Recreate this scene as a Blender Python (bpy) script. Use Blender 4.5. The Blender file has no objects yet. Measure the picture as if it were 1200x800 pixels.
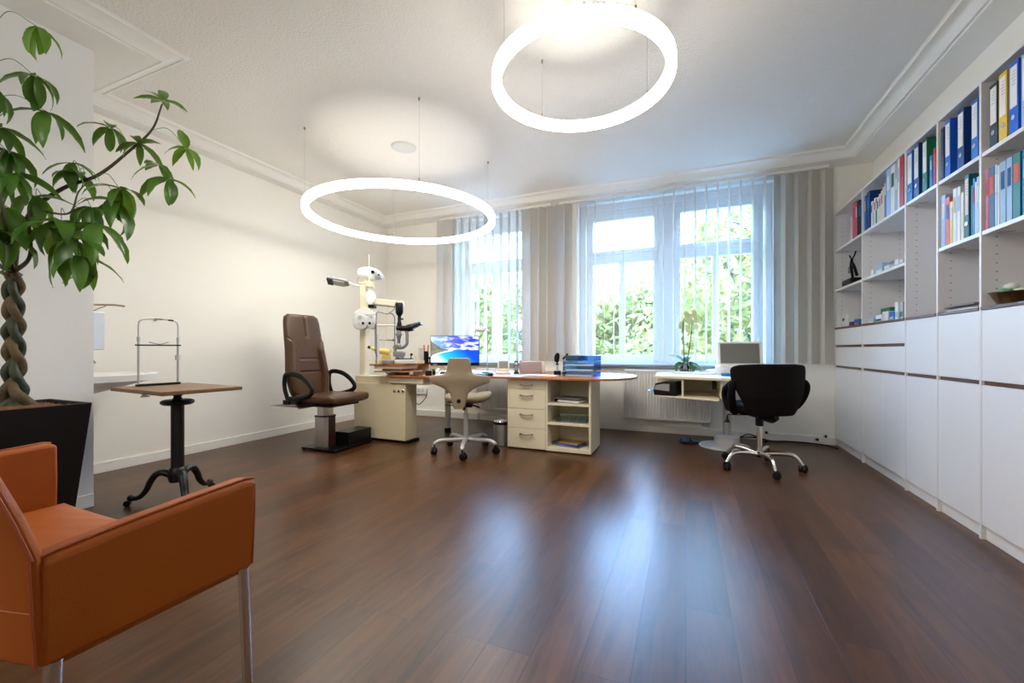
import bpy, bmesh, math, random
from mathutils import Vector, Matrix, noise
R = math.radians
random.seed(7)
SC = bpy.context.scene
COL = SC.collection
# ------------------------------------------------------------------ camera
F_PX, HOR = 490.0, 409.0
YAW = math.atan(204 / 490)
CS, SN = math.cos(YAW), math.sin(YAW)
cd = bpy.data.cameras.new('camera'); cam = bpy.data.objects.new('camera', cd); COL.objects.link(cam)
cd.sensor_width = 36; cd.lens = F_PX / 1200 * 36; cd.clip_start = 0.02; cd.clip_end = 200
cd.shift_y = (HOR - 400) / 1200
cam.location = (0, 0, 1.0); cam.rotation_euler = (R(90), 0, YAW)
SC.camera = cam
# ------------------------------------------------------------------ world, exposure
SC.view_settings.view_transform = 'Standard'; SC.view_settings.look = 'None'
SC.view_settings.gamma = 1; SC.view_settings.use_curve_mapping = False
SC.view_settings.exposure = 1.92
SC.cycles.use_denoising = True
try:
    SC.cycles.denoiser = 'OPENIMAGEDENOISE'; SC.cycles.denoising_input_passes = 'RGB_ALBEDO_NORMAL'
except Exception: pass
SC.cycles.max_bounces = 10; SC.cycles.diffuse_bounces = 6; SC.cycles.transparent_max_bounces = 16
SC.cycles.sample_clamp_indirect = 8; SC.cycles.caustics_reflective = False; SC.cycles.caustics_refractive = False
w = bpy.data.worlds.new('daylight'); SC.world = w; w.use_nodes = True
bg = w.node_tree.nodes['Background']; bg.inputs[0].default_value = (0.32, 0.58, 1.0, 1); bg.inputs[1].default_value = 10.0
RING_STRENGTH = 13.5
RING_COL = (1.0, 0.935, 0.83)

# ------------------------------------------------------------------ geometry of the view, for reading distances
def D(u, v, d):
    r = (u - 600) / F_PX * d
    return Vector((r * CS - d * SN, r * SN + d * CS, 1 - (v - HOR) / F_PX * d))
def onX(u, v, x):
    t = (u - 600) / F_PX; return D(u, v, x / (t * CS - SN))
def onY(u, v, y):
    t = (u - 600) / F_PX; return D(u, v, y / (t * SN + CS))
def onZ(u, v, z): return D(u, v, F_PX * (1 - z) / (v - HOR))

# ------------------------------------------------------------------ materials
def lin(c):
    return tuple(((x / 12.92) if x <= 0.04045 else ((x + 0.055) / 1.055) ** 2.4) for x in c)
def hexc(h):
    h = h.lstrip('#'); return lin(tuple(int(h[i:i + 2], 16) / 255 for i in (0, 2, 4)))
MATS = {}
def mat(name, col, rough=0.5, metal=0.0, vary=0.04, scale=8.0, bump=0.0, bscale=60.0, spec=0.5, coat=0.0, alpha=1.0, trans=0.0, emit=None, estr=0.0, stretch=(1, 1, 1)):
    if name in MATS: return MATS[name]
    m = bpy.data.materials.new(name); m.use_nodes = True; MATS[name] = m
    nt = m.node_tree; b = nt.nodes['Principled BSDF']
    if isinstance(col, str): col = hexc(col)
    tc = nt.nodes.new('ShaderNodeTexCoord'); mp = nt.nodes.new('ShaderNodeMapping')
    nt.links.new(tc.outputs['Object'], mp.inputs[0]); mp.inputs['Scale'].default_value = stretch
    n = nt.nodes.new('ShaderNodeTexNoise'); n.inputs['Scale'].default_value = scale; n.inputs['Detail'].default_value = 3
    nt.links.new(mp.outputs[0], n.inputs['Vector'])
    mx = nt.nodes.new('ShaderNodeMix'); mx.data_type = 'RGBA'
    mx.inputs['A'].default_value = tuple(max(0, c * (1 - vary)) for c in col) + (1,)
    mx.inputs['B'].default_value = tuple(min(1, c * (1 + vary)) for c in col) + (1,)
    nt.links.new(n.outputs['Fac'], mx.inputs['Factor']); nt.links.new(mx.outputs['Result'], b.inputs['Base Color'])
    b.inputs['Roughness'].default_value = rough; b.inputs['Metallic'].default_value = metal
    b.inputs['Specular IOR Level'].default_value = spec; b.inputs['Coat Weight'].default_value = coat
    b.inputs['Alpha'].default_value = alpha; b.inputs['Transmission Weight'].default_value = trans
    if bump:
        n2 = nt.nodes.new('ShaderNodeTexNoise'); n2.inputs['Scale'].default_value = bscale; n2.inputs['Detail'].default_value = 4
        nt.links.new(mp.outputs[0], n2.inputs['Vector'])
        bp = nt.nodes.new('ShaderNodeBump'); bp.inputs['Strength'].default_value = bump; bp.inputs['Distance'].default_value = 0.01
        nt.links.new(n2.outputs['Fac'], bp.inputs['Height']); nt.links.new(bp.outputs[0], b.inputs['Normal'])
    if emit is not None:
        b.inputs['Emission Color'].default_value = tuple(emit) + (1,); b.inputs['Emission Strength'].default_value = estr
    return m

M_wall = mat('wall_paint', (0.86, 0.85, 0.80), 0.85, vary=0.01, bump=0.06, bscale=180)
M_part = mat('partition_paint', (0.78, 0.795, 0.79), 0.8, vary=0.01, bump=0.04, bscale=180)
M_ceil = mat('ceiling_paper', (0.82, 0.80, 0.76), 0.9, vary=0.02, bump=0.5, bscale=70, scale=30)
M_trim = mat('trim_white', (0.84, 0.835, 0.80), 0.6, vary=0.01)
M_frame = mat('window_lacquer', (0.82, 0.84, 0.86), 0.35, vary=0.01)
M_white = mat('white_laminate', (0.78, 0.79, 0.82), 0.35, vary=0.01)
M_shelfin = mat('white_board', (0.70, 0.69, 0.70), 0.5, vary=0.01)
M_cream = mat('cream_laminate', (0.74, 0.66, 0.455), 0.42, vary=0.02)
M_creamL = mat('cream_light', (0.78, 0.72, 0.55), 0.42, vary=0.02)
M_black = mat('black_plastic', (0.004, 0.004, 0.005), 0.35, spec=0.25)
M_blackm = mat('black_iron', (0.006, 0.006, 0.007), 0.38, metal=0.0, spec=0.4, bump=0.1, bscale=40)
M_chrome = mat('chrome', (0.78, 0.78, 0.79), 0.12, metal=1.0, vary=0.01)
M_steel = mat('brushed_steel', (0.55, 0.54, 0.53), 0.3, metal=1.0, vary=0.05, stretch=(1, 1, 0.1))
M_silver = mat('silver_paint', (0.50, 0.51, 0.52), 0.4, metal=0.5, vary=0.02)
M_grey = mat('grey_plastic', (0.30, 0.31, 0.32), 0.45)
M_ltgrey = mat('light_grey_plastic', (0.62, 0.63, 0.64), 0.4)
M_bwhite = mat('white_plastic', (0.80, 0.80, 0.79), 0.35, vary=0.01)
M_beige = mat('beige_plastic', (0.62, 0.57, 0.49), 0.45)
M_orange = mat('orange_leather', (0.345, 0.080, 0.0075), 0.45, vary=0.10, scale=5, bump=0.10, bscale=260, spec=0.3)
M_brown = mat('brown_leather', (0.070, 0.033, 0.0145), 0.36, vary=0.12, scale=6, bump=0.15, bscale=220)
M_tan = mat('taupe_upholstery', (0.30, 0.235, 0.165), 0.55, vary=0.05, bump=0.08, bscale=250)
M_dkfab = mat('dark_brown_fabric', (0.006, 0.004, 0.0045), 0.8, spec=0.12, vary=0.15, bump=0.2, bscale=300)
M_paper = mat('paper', (0.80, 0.80, 0.78), 0.8, vary=0.02)
M_yell = mat('cream_yellow_enamel', (0.72, 0.52, 0.14), 0.35)
M_pot = mat('black_pot', (0.004, 0.003, 0.003), 0.5, spec=0.25, bump=0.1, bscale=120)
M_soil = mat('clay_granules', (0.15, 0.065, 0.028), 0.9, vary=0.5, scale=60, bump=0.6, bscale=80)
M_marble = mat('stone_sill', (0.24, 0.25, 0.27), 0.35, vary=0.25, scale=20)
M_pedal = mat('blue_black_plastic', (0.02, 0.05, 0.09), 0.4)
M_brass = mat('brass', (0.45, 0.32, 0.14), 0.3, metal=1.0)
M_bowl = mat('bronze_bowl', (0.32, 0.24, 0.15), 0.28, metal=1.0)

def wood(name, c1, c2, rough=0.35, sc=(2, 20, 20)):
    m = bpy.data.materials.new(name); m.use_nodes = True; nt = m.node_tree; b = nt.nodes['Principled BSDF']
    tc = nt.nodes.new('ShaderNodeTexCoord'); mp = nt.nodes.new('ShaderNodeMapping'); mp.inputs['Scale'].default_value = sc
    nt.links.new(tc.outputs['Object'], mp.inputs[0])
    n = nt.nodes.new('ShaderNodeTexNoise'); n.inputs['Scale'].default_value = 3; n.inputs['Detail'].default_value = 6; n.inputs['Distortion'].default_value = 0.6
    nt.links.new(mp.outputs[0], n.inputs['Vector'])
    cr = nt.nodes.new('ShaderNodeValToRGB'); cr.color_ramp.elements[0].position = 0.3; cr.color_ramp.elements[1].position = 0.7
    cr.color_ramp.elements[0].color = tuple(c1) + (1,); cr.color_ramp.elements[1].color = tuple(c2) + (1,)
    nt.links.new(n.outputs['Fac'], cr.inputs[0]); nt.links.new(cr.outputs[0], b.inputs['Base Color'])
    b.inputs['Roughness'].default_value = rough
    return m
M_desk = wood('desk_wood', (0.32, 0.11, 0.035), (0.44, 0.17, 0.055), 0.28)
M_oak = wood('oak_board', (0.13, 0.062, 0.022), (0.23, 0.115, 0.042), 0.4)
M_walnut = wood('walnut_strip', (0.085, 0.042, 0.028), (0.14, 0.07, 0.045), 0.35, (20, 2, 20))

def floor_mat():
    m = bpy.data.materials.new('dark_plank_floor'); m.use_nodes = True; nt = m.node_tree; b = nt.nodes['Principled BSDF']
    L = nt.links
    tc = nt.nodes.new('ShaderNodeTexCoord'); mp = nt.nodes.new('ShaderNodeMapping'); mp.inputs['Rotation'].default_value = (0, 0, R(90))
    L.new(tc.outputs['Object'], mp.inputs[0])
    br = nt.nodes.new('ShaderNodeTexBrick'); br.inputs['Scale'].default_value = 1
    br.inputs['Brick Width'].default_value = 1.28; br.inputs['Row Height'].default_value = 0.156
    br.inputs['Mortar Size'].default_value = 0.0016; br.inputs['Mortar Smooth'].default_value = 0.3; br.offset = 0.37; br.offset_frequency = 3
    br.inputs['Color1'].default_value = (0, 0, 0, 1); br.inputs['Color2'].default_value = (1, 1, 1, 1); br.inputs['Mortar'].default_value = (0.5, 0.5, 0.5, 1)
    L.new(mp.outputs[0], br.inputs['Vector'])
    # grain, shifted for each plank
    ad = nt.nodes.new('ShaderNodeVectorMath'); ad.operation = 'MULTIPLY_ADD'
    L.new(br.outputs['Color'], ad.inputs[0]); ad.inputs[1].default_value = (37, 91, 13); L.new(mp.outputs[0], ad.inputs[2])
    ms = nt.nodes.new('ShaderNodeMapping'); ms.inputs['Scale'].default_value = (1.0, 9, 1); L.new(ad.outputs[0], ms.inputs[0])
    n = nt.nodes.new('ShaderNodeTexNoise'); n.inputs['Scale'].default_value = 2.6; n.inputs['Detail'].default_value = 8; n.inputs['Roughness'].default_value = 0.62; n.inputs['Distortion'].default_value = 0.7
    L.new(ms.outputs[0], n.inputs['Vector'])
    cr = nt.nodes.new('ShaderNodeValToRGB'); e = cr.color_ramp.elements
    e[0].position = 0.25; e[0].color = (0.033, 0.012, 0.0042, 1); e[1].position = 0.78; e[1].color = (0.125, 0.050, 0.0155, 1)
    L.new(n.outputs['Fac'], cr.inputs[0])
    pv = nt.nodes.new('ShaderNodeMapRange'); pv.inputs['To Min'].default_value = 0.72; pv.inputs['To Max'].default_value = 1.3
    L.new(br.outputs['Color'], pv.inputs['Value'])
    mu = nt.nodes.new('ShaderNodeVectorMath'); mu.operation = 'SCALE'; L.new(cr.outputs[0], mu.inputs[0]); L.new(pv.outputs[0], mu.inputs['Scale'])
    mo = nt.nodes.new('ShaderNodeMix'); mo.data_type = 'RGBA'; L.new(br.outputs['Fac'], mo.inputs['Factor'])
    L.new(mu.outputs[0], mo.inputs['A']); mo.inputs['B'].default_value = (0.02, 0.012, 0.01, 1)
    L.new(mo.outputs['Result'], b.inputs['Base Color'])
    rr = nt.nodes.new('ShaderNodeMapRange'); rr.inputs['To Min'].default_value = 0.27; rr.inputs['To Max'].default_value = 0.36
    L.new(n.outputs['Fac'], rr.inputs['Value']); L.new(rr.outputs[0], b.inputs['Roughness'])
    b.inputs['Specular IOR Level'].default_value = 0.36
    bp = nt.nodes.new('ShaderNodeBump'); bp.inputs['Strength'].default_value = 0.25; bp.inputs['Distance'].default_value = 0.002; bp.invert = True
    L.new(br.outputs['Fac'], bp.inputs['Height']); 
    L.new(bp.outputs[0], b.inputs['Normal'])
    return m
M_floor = floor_mat()

def glass_mat(name, col=(1, 1, 1), fac=0.06, rough=0.0):
    m = bpy.data.materials.new(name); m.use_nodes = True; nt = m.node_tree; nt.nodes.remove(nt.nodes['Principled BSDF'])
    out = nt.nodes['Material Output']; t = nt.nodes.new('ShaderNodeBsdfTransparent'); t.inputs[0].default_value = tuple(col) + (1,)
    g = nt.nodes.new('ShaderNodeBsdfGlossy'); g.inputs['Roughness'].default_value = rough + 0.02
    mx = nt.nodes.new('ShaderNodeMixShader'); mx.inputs[0].default_value = fac
    nt.links.new(t.outputs[0], mx.inputs[1]); nt.links.new(g.outputs[0], mx.inputs[2]); nt.links.new(mx.outputs[0], out.inputs[0])
    return m
M_glass = glass_mat('window_glass', (0.97, 0.99, 1.0), 0.05)
M_blueacr = glass_mat('blue_acrylic', (0.36, 0.60, 0.86), 0.12)
M_clearacr = glass_mat('clear_acrylic', (0.82, 0.88, 0.90), 0.15)
M_pinkacr = glass_mat('frosted_pink', (0.9, 0.75, 0.75), 0.3, 0.4)

def fabric_mat(name, col, tr=0.35):
    m = bpy.data.materials.new(name); m.use_nodes = True; nt = m.node_tree; nt.nodes.remove(nt.nodes['Principled BSDF'])
    out = nt.nodes['Material Output']; d = nt.nodes.new('ShaderNodeBsdfDiffuse'); t = nt.nodes.new('ShaderNodeBsdfTranslucent')
    tc = nt.nodes.new('ShaderNodeTexCoord'); n = nt.nodes.new('ShaderNodeTexNoise'); n.inputs['Scale'].default_value = 150
    nt.links.new(tc.outputs['Object'], n.inputs['Vector'])
    mx0 = nt.nodes.new('ShaderNodeMix'); mx0.data_type = 'RGBA'; mx0.inputs['A'].default_value = tuple(c * 0.94 for c in col) + (1,); mx0.inputs['B'].default_value = tuple(col) + (1,)
    nt.links.new(n.outputs['Fac'], mx0.inputs['Factor'])
    nt.links.new(mx0.outputs['Result'], d.inputs[0]); nt.links.new(mx0.outputs['Result'], t.inputs[0])
    mx = nt.nodes.new('ShaderNodeMixShader'); mx.inputs[0].default_value = tr
    nt.links.new(d.outputs[0], mx.inputs[1]); nt.links.new(t.outputs[0], mx.inputs[2]); nt.links.new(mx.outputs[0], out.inputs[0])
    return m
M_blind = fabric_mat('blind_fabric', (0.76, 0.74, 0.69), 0.32)

def leaf_mat(name, c1, c2, rough=0.3, tr=0.25, tc_=(0.25, 0.45, 0.05), scale=6):
    m = bpy.data.materials.new(name); m.use_nodes = True; nt = m.node_tree; b = nt.nodes['Principled BSDF']; out = nt.nodes['Material Output']
    tc = nt.nodes.new('ShaderNodeTexCoord'); n = nt.nodes.new('ShaderNodeTexNoise'); n.inputs['Scale'].default_value = scale
    nt.links.new(tc.outputs['Object'], n.inputs['Vector'])
    cr = nt.nodes.new('ShaderNodeValToRGB'); cr.color_ramp.elements[0].position = 0.35; cr.color_ramp.elements[1].position = 0.7
    cr.color_ramp.elements[0].color = tuple(c1) + (1,); cr.color_ramp.elements[1].color = tuple(c2) + (1,)
    nt.links.new(n.outputs['Fac'], cr.inputs[0]); nt.links.new(cr.outputs[0], b.inputs['Base Color']); b.inputs['Roughness'].default_value = rough
    t = nt.nodes.new('ShaderNodeBsdfTranslucent'); t.inputs[0].default_value = tuple(tc_) + (1,)
    mx = nt.nodes.new('ShaderNodeMixShader'); mx.inputs[0].default_value = tr
    nt.links.new(b.outputs[0], mx.inputs[1]); nt.links.new(t.outputs[0], mx.inputs[2]); nt.links.new(mx.outputs[0], out.inputs[0])
    return m
M_leaf = leaf_mat('money_tree_leaf', (0.025, 0.085, 0.012), (0.07, 0.19, 0.022), 0.32, 0.22)
M_leaf2 = leaf_mat('young_leaf', (0.10, 0.24, 0.03), (0.16, 0.34, 0.05), 0.35, 0.3)
M_oleaf = leaf_mat('orchid_leaf', (0.02, 0.10, 0.03), (0.04, 0.16, 0.05), 0.3, 0.15)
M_petal = leaf_mat('orchid_petal', (0.70, 0.64, 0.28), (0.82, 0.80, 0.50), 0.5, 0.15, (0.7, 0.65, 0.3))
M_bark = mat('braided_bark', (0.10, 0.068, 0.032), 0.75, vary=0.75, scale=11, bump=0.5, bscale=50)
M_twig = mat('green_twig', (0.06, 0.07, 0.025), 0.6)
M_tree1 = leaf_mat('tree_foliage', (0.13, 0.13, 0.03), (0.32, 0.27, 0.075), 0.6, 0.4, (0.38, 0.33, 0.09), 1.5)
M_tree2 = leaf_mat('dense_foliage', (0.09, 0.10, 0.035), (0.22, 0.2, 0.065), 0.6, 0.35, (0.27, 0.25, 0.08), 1.5)
M_trunkout = mat('tree_bark', (0.10, 0.10, 0.10), 0.9)
M_grass = mat('paved_ground', (0.20, 0.19, 0.18), 0.9, vary=0.2, scale=1)
def emis(name, col, s):
    m = bpy.data.materials.new(name); m.use_nodes = True; nt = m.node_tree; nt.nodes.remove(nt.nodes['Principled BSDF'])
    e = nt.nodes.new('ShaderNodeEmission'); e.inputs[0].default_value = tuple(col) + (1,); e.inputs[1].default_value = s
    nt.links.new(e.outputs[0], nt.nodes['Material Output'].inputs[0]); return m
M_ring = emis('lit_diffuser', RING_COL, RING_STRENGTH); M_ring_side = emis('lit_diffuser_side', RING_COL, RING_STRENGTH * .40)

# ------------------------------------------------------------------ mesh builder
class MB:
    def __init__(s): s.bm = bmesh.new()
    def box(s, a, b, M=None):
        (x0, y0, z0), (x1, y1, z1) = a, b
        vs = [s.bm.verts.new((x, y, z)) for z in (z0, z1) for x, y in ((x0, y0), (x1, y0), (x1, y1), (x0, y1))]
        for f in ((3, 2, 1, 0), (4, 5, 6, 7), (0, 1, 5, 4), (1, 2, 6, 5), (2, 3, 7, 6), (3, 0, 4, 7)): s.bm.faces.new([vs[i] for i in f])
        if M is not None:
            for v in vs: v.co = M @ v.co
        return s
    def loft(s, rings, caps=True, closed=True):
        rs = [[s.bm.verts.new(p) for p in r] for r in rings]
        n = len(rs[0])
        for a, b in zip(rs, rs[1:]):
            for i in range(n if closed else n - 1):
                j = (i + 1) % n
                try: s.bm.faces.new((a[i], a[j], b[j], b[i]))
                except ValueError: pass
        if caps and closed:
            s.bm.faces.new(rs[0][::-1]); s.bm.faces.new(rs[-1])
        return s
    def tube(s, pts, r, seg=10, cyclic=False, flat=1.0, up=None):
        pts = [Vector(p) for p in pts]; n = len(pts)
        rad = r if isinstance(r, (list, tuple)) else [r] * n
        rings = []; prev = None
        for i, p in enumerate(pts):
            if cyclic: t = pts[(i + 1) % n] - pts[i - 1]
            else: t = pts[min(i + 1, n - 1)] - pts[max(i - 1, 0)]
            if t.length < 1e-9: t = Vector((0, 0, 1))
            t.normalize()
            if prev is None:
                a = Vector(up) if up else (Vector((0, 0, 1)) if abs(t.z) < 0.9 else Vector((1, 0, 0)))
                nx = t.cross(a).normalized()
            else:
                nx = prev - t * prev.dot(t); nx.normalize()
            prev = nx; ny = t.cross(nx)
            rings.append([p + (nx * math.cos(q) + ny * math.sin(q) * flat) * rad[i] for q in [2 * math.pi * k / seg for k in range(seg)]])
        if cyclic: rings.append(rings[0]); s.loft(rings, caps=False); bmesh.ops.remove_doubles(s.bm, verts=s.bm.verts, dist=1e-6)
        else: s.loft(rings)
        return s
    def lathe(s, prof, c=(0, 0, 0), seg=28, M=None):
        rings = []
        for r, z in prof:
            ring = [Vector((r * math.cos(2 * math.pi * k / seg), r * math.sin(2 * math.pi * k / seg), z)) for k in range(seg)]
            rings.append([(M @ p if M else p) + Vector(c) for p in ring])
        return s.loft(rings)
    def cyl(s, p0, p1, r, r2=None, seg=16):
        return s.tube([p0, p1], [r, r if r2 is None else r2], seg)
    def prism(s, poly, z0, z1, M=None):
        a = [Vector((x, y, z0)) for x, y in poly]; b = [Vector((x, y, z1)) for x, y in poly]
        if M: a = [M @ p for p in a]; b = [M @ p for p in b]
        return s.loft([a, b])
    def ball(s, c, r, seg=14, sc=(1, 1, 1)):
        g = bmesh.ops.create_uvsphere(s.bm, u_segments=seg, v_segments=max(6, seg // 2), radius=r)
        for v in g['verts']: v.co = Vector((v.co.x * sc[0], v.co.y * sc[1], v.co.z * sc[2])) + Vector(c)
        return s
    def face(s, pts): s.bm.faces.new([s.bm.verts.new(p) for p in pts]); return s
    def build(s, name, m, parent=None, bevel=0.0, sub=0, world=False, sharp=38, loc=None, rz=0.0, segs=2):
        bm = s.bm
        if world and parent is not None:
            Mi = parent['_M']; Mi = PM[parent.name].inverted(); bmesh.ops.transform(bm, matrix=Mi, verts=bm.verts)
        if loc is not None:
            Mi = (Matrix.Translation(loc) @ Matrix.Rotation(rz, 4, 'Z'))
            if world or loc_world: bmesh.ops.transform(bm, matrix=Mi.inverted(), verts=bm.verts)
        bmesh.ops.recalc_face_normals(bm, faces=bm.faces)
        for f in bm.faces: f.smooth = True
        lim = R(sharp)
        for e in bm.edges:
            if len(e.link_faces) == 2:
                try:
                    if e.calc_face_angle() > lim: e.smooth = False
                except ValueError: pass
        me = bpy.data.meshes.new(name); bm.to_mesh(me); bm.free()
        o = bpy.data.objects.new(name, me); COL.objects.link(o)
        for mm in (m if isinstance(m, (list, tuple)) else [m]): me.materials.append(mm)
        if parent is not None: o.parent = parent
        if loc is not None: o.location = loc; o.rotation_euler = (0, 0, rz)
        if bevel:
            b = o.modifiers.new('bevel', 'BEVEL'); b.width = bevel; b.segments = segs; b.limit_method = 'ANGLE'; b.angle_limit = R(35); b.harden_normals = False
        if sub:
            sb = o.modifiers.new('subdivision', 'SUBSURF'); sb.levels = sub; sb.render_levels = sub
            for e in me.edges: e.use_edge_sharp = False
        return o
loc_world = True
PM = {}
def thing(name, label, cat, loc=(0, 0, 0), rz=0.0, group=None):
    o = bpy.data.objects.new(name, None); COL.objects.link(o); o.empty_display_size = 0.1
    o.location = loc; o.rotation_euler = (0, 0, rz)
    PM[o.name] = Matrix.Translation(Vector(loc)) @ Matrix.Rotation(rz, 4, 'Z'); o['_M'] = 1
    tag(o, label, cat, group); return o
def tag(o, label, cat, group=None):
    o['label'] = label; o['category'] = cat
    if group: o['group'] = group
    return o
def struct(o): o['kind'] = 'structure'; return o
def copy_thing(root, loc, rz, label, group=None):
    r = root.copy(); COL.objects.link(r); r.location = loc; r.rotation_euler = (0, 0, rz); r['label'] = label
    if group: r['group'] = group
    for ch in list(root.children):
        c = ch.copy(); COL.objects.link(c); c.parent = r
        for g in list(ch.children):
            d = g.copy(); COL.objects.link(d); d.parent = c
    return r
def se(cx, cy, z, rx, ry, n=2.6, seg=36, rot=0.0):      # superellipse ring in the xy plane
    out = []
    for k in range(seg):
        q = 2 * math.pi * k / seg; c, s_ = math.cos(q), math.sin(q)
        x = math.copysign(abs(c) ** (2 / n), c) * rx; y = math.copysign(abs(s_) ** (2 / n), s_) * ry
        out.append(Vector((cx + x * math.cos(rot) - y * math.sin(rot), cy + x * math.sin(rot) + y * math.cos(rot), z)))
    return out
def interp(tab, z):
    if z <= tab[0][0]: return tab[0][1]
    for (a, va), (b, vb) in zip(tab, tab[1:]):
        if z <= b:
            t = (z - a) / (b - a); t = t * t * (3 - 2 * t) if False else t
            return va + (vb - va) * t
    return tab[-1][1]
def bez(pts, n=16):                                     # Catmull-Rom through points
    P = [Vector(p) for p in pts]; P = [P[0] * 2 - P[1]] + P + [P[-1] * 2 - P[-2]]; out = []
    for i in range(1, len(P) - 2):
        for k in range(n):
            t = k / n; a, b, c, d = P[i - 1:i + 3]
            out.append(0.5 * ((2 * b) + (c - a) * t + (2 * a - 5 * b + 4 * c - d) * t * t + (3 * b - a - 3 * c + d) * t ** 3))
    out.append(P[-2]); return out

# ================================================================== SETTING
XL, XP, XR = -4.38, -3.49, 1.754          # left wall, partition face, right wall
YB, YC, YF = 5.336, 1.437, -2.3           # window wall, end of partition, wall behind the camera
ZS, ZC = 2.90, 2.975                      # soffit, ceiling
struct(MB().box((XL - .1, YF - .1, -0.1), (XR + .1, YB + .2, 0)).build('floor', M_floor))
# recessed ceiling with a moulded cornice that follows the walls
peri = [(XP, YF), (XR, YF), (XR, YB), (XL, YB), (XL, YC), (XP, YC)]     # counter-clockwise
base = [0.2, 0.21, 0.23, 0.14, 0.22, 0.25]                               # soffit width by edge
def inset(k):
    out = []
    n = len(peri)
    for i in range(n):
        p0, p1, p2 = Vector(peri[i - 1]), Vector(peri[i]), Vector(peri[(i + 1) % n])
        d1 = (p1 - p0).normalized(); d2 = (p2 - p1).normalized()
        n1 = Vector((-d1.y, d1.x)); n2 = Vector((-d2.y, d2.x))
        o1 = (base[i - 1] + k) if k > -1 else 0; o2 = (base[i] + k) if k > -1 else 0
        q = p1 + n1 * o1 + n2 * o2
        out.append(q)
    return out
prof = [(-2, ZS), (0, ZS), (0.0, ZS + .012), (0.012, ZS + .016), (0.02, ZS + .010), (0.032, ZS + .022), (0.05, ZS + .042), (0.072, ZS + .055), (0.098, ZS + .061), (0.102, ZS + .056), (0.115, ZS + .058), (0.118, ZS + .068), (0.13, ZC)]
mb = MB(); rings = []
for k, z in prof: rings.append([Vector((q.x, q.y, z)) for q in inset(k)])
mb.loft(rings, caps=False)
outer = [Vector((q.x, q.y, ZC + .12)) for q in inset(-2)]
struct(mb.build('trim_1', M_trim, sharp=20))
mb = MB(); q = inset(0.13)
mb.prism([(p.x, p.y) for p in q], ZC, ZC + .1)
struct(mb.build('ceiling', M_ceil))
struct(MB().box((XL - .1, YF - .1, ZC + .1), (XR + .1, YB + .2, ZC + .16)).build('ceiling', M_trim))
# walls
struct(MB().box((XL - .1, YC - .05, 0), (XL, YB + .2, ZC + .1)).build('wall_left', M_wall))
struct(MB().box((XR, YF - .1, 0), (XR + .1, YB + .2, ZC + .1)).build('wall_right', M_wall))
struct(MB().box((XP, YF - .1, 0), (XR, YF, ZC + .1)).build('wall_front', M_wall))
struct(MB().box((XL - .05, YF - .1, 0), (XP, YC, ZC + .1)).build('wall_partition', M_part))
WIN = [(-3.08, -1.98), (-1.29, 0.89)]; WZ0, WZ1 = 0.815, 2.86; YO = YB + .22
mb = MB()
for x0, x1 in ((XL - .1, WIN[0][0]), (WIN[0][1], WIN[1][0]), (WIN[1][1], XR + .1)): mb.box((x0, YB, 0), (x1, YO, ZC + .1))
for x0, x1 in WIN:
    mb.box((x0, YB, 0), (x1, YO, WZ0)); mb.box((x0, YB, WZ1), (x1, YO, ZC + .1))
struct(mb.build('wall_back', M_wall))
# skirting
def skirt(name, a, b):
    mb = MB(); mb.box((a[0], a[1], 0), (b[0], b[1], 0.062)).box((a[0], a[1], 0.062), (b[0], b[1], 0.082))
    o = struct(mb.build(name, M_trim, bevel=0.002)); return o
skirt('baseboard_left', (XL, YC, 0), (XL + .014, YB, 0))
skirt('baseboard_back', (-2.72, YB - .03, 0), (1.434, YB, 0))
struct(MB().box((XL, YB - .05, 0), (-2.72, YB, 0.088)).build('baseboard_back', M_trim, bevel=.002))
skirt('baseboard_partition', (XP, YF, 0), (XP + .006, YC, 0))
skirt('baseboard_right', (XR - .012, YF, 0), (XR, 0.6, 0))

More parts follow.
